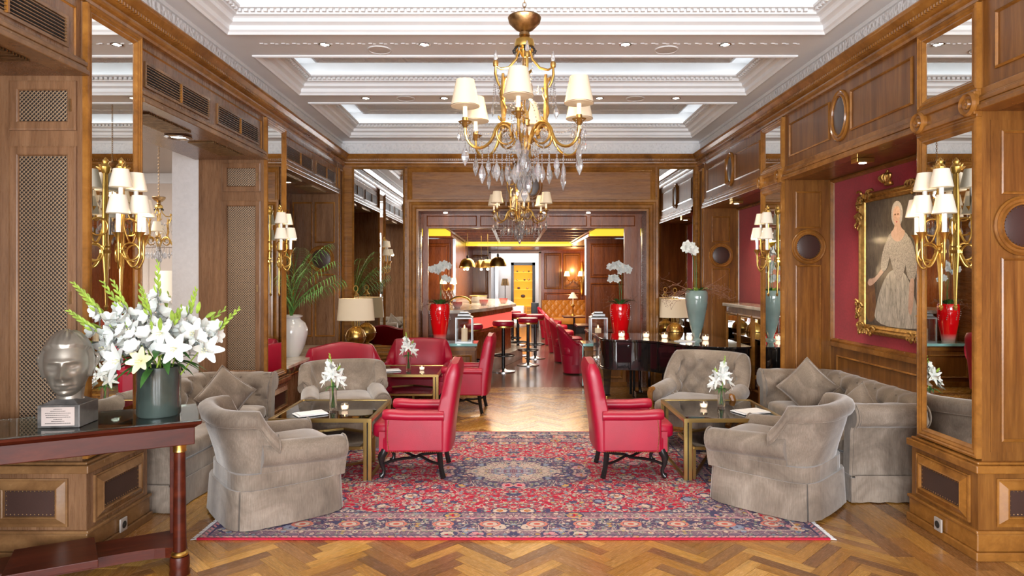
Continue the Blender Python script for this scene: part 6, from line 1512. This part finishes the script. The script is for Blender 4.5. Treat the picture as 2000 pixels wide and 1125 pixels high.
gown = paint('painted_silver_gown', (.26,.25,.21), (.62,.59,.51), (18,18,3)); lace = paint('painted_lace', (.22,.20,.17), (.60,.56,.49), (30,30,30)); skin = paint('painted_skin', (.52,.33,.24), (.66,.46,.36), (6,6,6)); hair = paint('painted_grey_hair', (.30,.27,.25), (.55,.52,.49), (30,30,30)); dk = paint('painted_brown', (.10,.04,.02), (.22,.11,.04))
pp([(.0,.02),(.18,.02),(.2,.2),(.16,.36),(.08,.38),(0,.33)], .0010, 'painted_pedestal', dk)
pp([(.14,-.0),(.94,-.0),(.97,.06),(.84,.30),(.70,.44),(.48,.45),(.34,.36),(.22,.20)], .0014, 'painted_skirt', gown)
pp([(.56,.36),(.44,.58),(.40,.70),(.50,.74),(.70,.74),(.80,.68),(.76,.52),(.64,.34)], .0018, 'painted_bodice', lace)
pp([(.42,.70),(.33,.60),(.28,.47),(.34,.42),(.42,.46),(.48,.60)], .0022, 'painted_sleeve', lace); pp([(.76,.72),(.88,.60),(.92,.42),(.84,.34),(.74,.40),(.72,.60)], .0022, 'painted_sleeve', lace)
pp([(.34,.48),(.26,.42),(.14,.37),(.07,.38),(.03,.34),(.07,.31),(.16,.33),(.30,.40),(.37,.44)], .0020, 'painted_arm', skin); pp([(.80,.38),(.88,.38),(.86,.22),(.83,.10),(.77,.12),(.78,.24)], .0026, 'painted_arm', skin)
pp([(.46,.73),(.54,.76),(.55,.84),(.63,.84),(.65,.76),(.74,.73),(.66,.66),(.54,.66)], .0026, 'painted_neck', skin)
pp([(.50,.80),(.48,.90),(.53,.97),(.63,.97),(.69,.90),(.67,.80),(.60,.77)], .0023, 'painted_hair', hair); pp([(.52,.82),(.515,.90),(.56,.935),(.62,.93),(.645,.88),(.63,.81),(.58,.775)], .0030, 'painted_face', skin)
for u in (.555, .605): pp([(u-.022,.868),(u,.878),(u+.022,.868),(u,.860)], .0034, 'painted_eye', dk)
pp([(.565,.812),(.58,.818),(.598,.812),(.58,.804)], .0034, 'painted_mouth', M['redwall']); pp([(.572,.86),(.580,.838),(.592,.835),(.588,.86)], .0033, 'painted_nose', skin)
t = thing('gilt_crown', 'small gilt crown mounted on the red wall above the portrait', 'ornament', (3.085, 5.42, 2.335), R(-90))
m = MB(); m.lathe([(.045,0),(.055,.005),(.05,.02),(.045,.03)], 0, -.03, 0, 24, sy=.5)
for k in range(5): x = -.06+.03*k; m.tube(bez((x*.6,-.05,.03), (x*1.6,-.07,.06), (x*1.5,-.06,.10), (x*.4,-.04,.10-.01*abs(k-2)), 8), [.012,.013,.014,.015,.015,.014,.012,.010,.008], 8)
m.ball(0,-.04,.115,.014); m.build('crown', M['gold'], t)

# ================================================================ side room contents
t = thing('table_lamp', 'table lamp with glowing cream shade in the left side room', 'lamp', (-4.45, 8.6, 0)); MB().lathe([(.17,1.33),(.15,1.66),(.148,1.66),(.168,1.33)], seg=32).build('lamp_shade', M['shadew'], t); MB().lathe([(.001,.76),(.08,.76),(.09,.8),(.05,.9),(.10,1.05),(.06,1.2),(.015,1.26),(.015,1.40)]).build('base', M['ceramic'], t); MB().ball(0,0,1.45,.03).build('bulb', M['bulb'], t)
t = thing('side_table', 'pale side table under the lamp in the side room', 'table', (-4.5, 8.6, 0)); MB().cb(0,0,.72,1.2,.5,.038).build('table_top', M['woodl'], t)
for x in (-.55,.55):
    for y in (-.2,.2): MB().cb(x,y,0,.05,.05,.72).build('leg', M['woodl'], t)
t = thing('flower_arrangement', 'white orchids in a pot in the left side room', 'flowers', (-4.78, 8.55, .7585)); MB().lathe([(.001,0),(.08,0),(.11,.18),(.10,.18),(.001,.15)]).build('vase', M['ceramic'], t)
for k in range(5): orchid(t, (0,0,.16), (rnd.uniform(-.28,.28), rnd.uniform(-.1,.1), rnd.uniform(.45,.8)), 9, .06, .05)
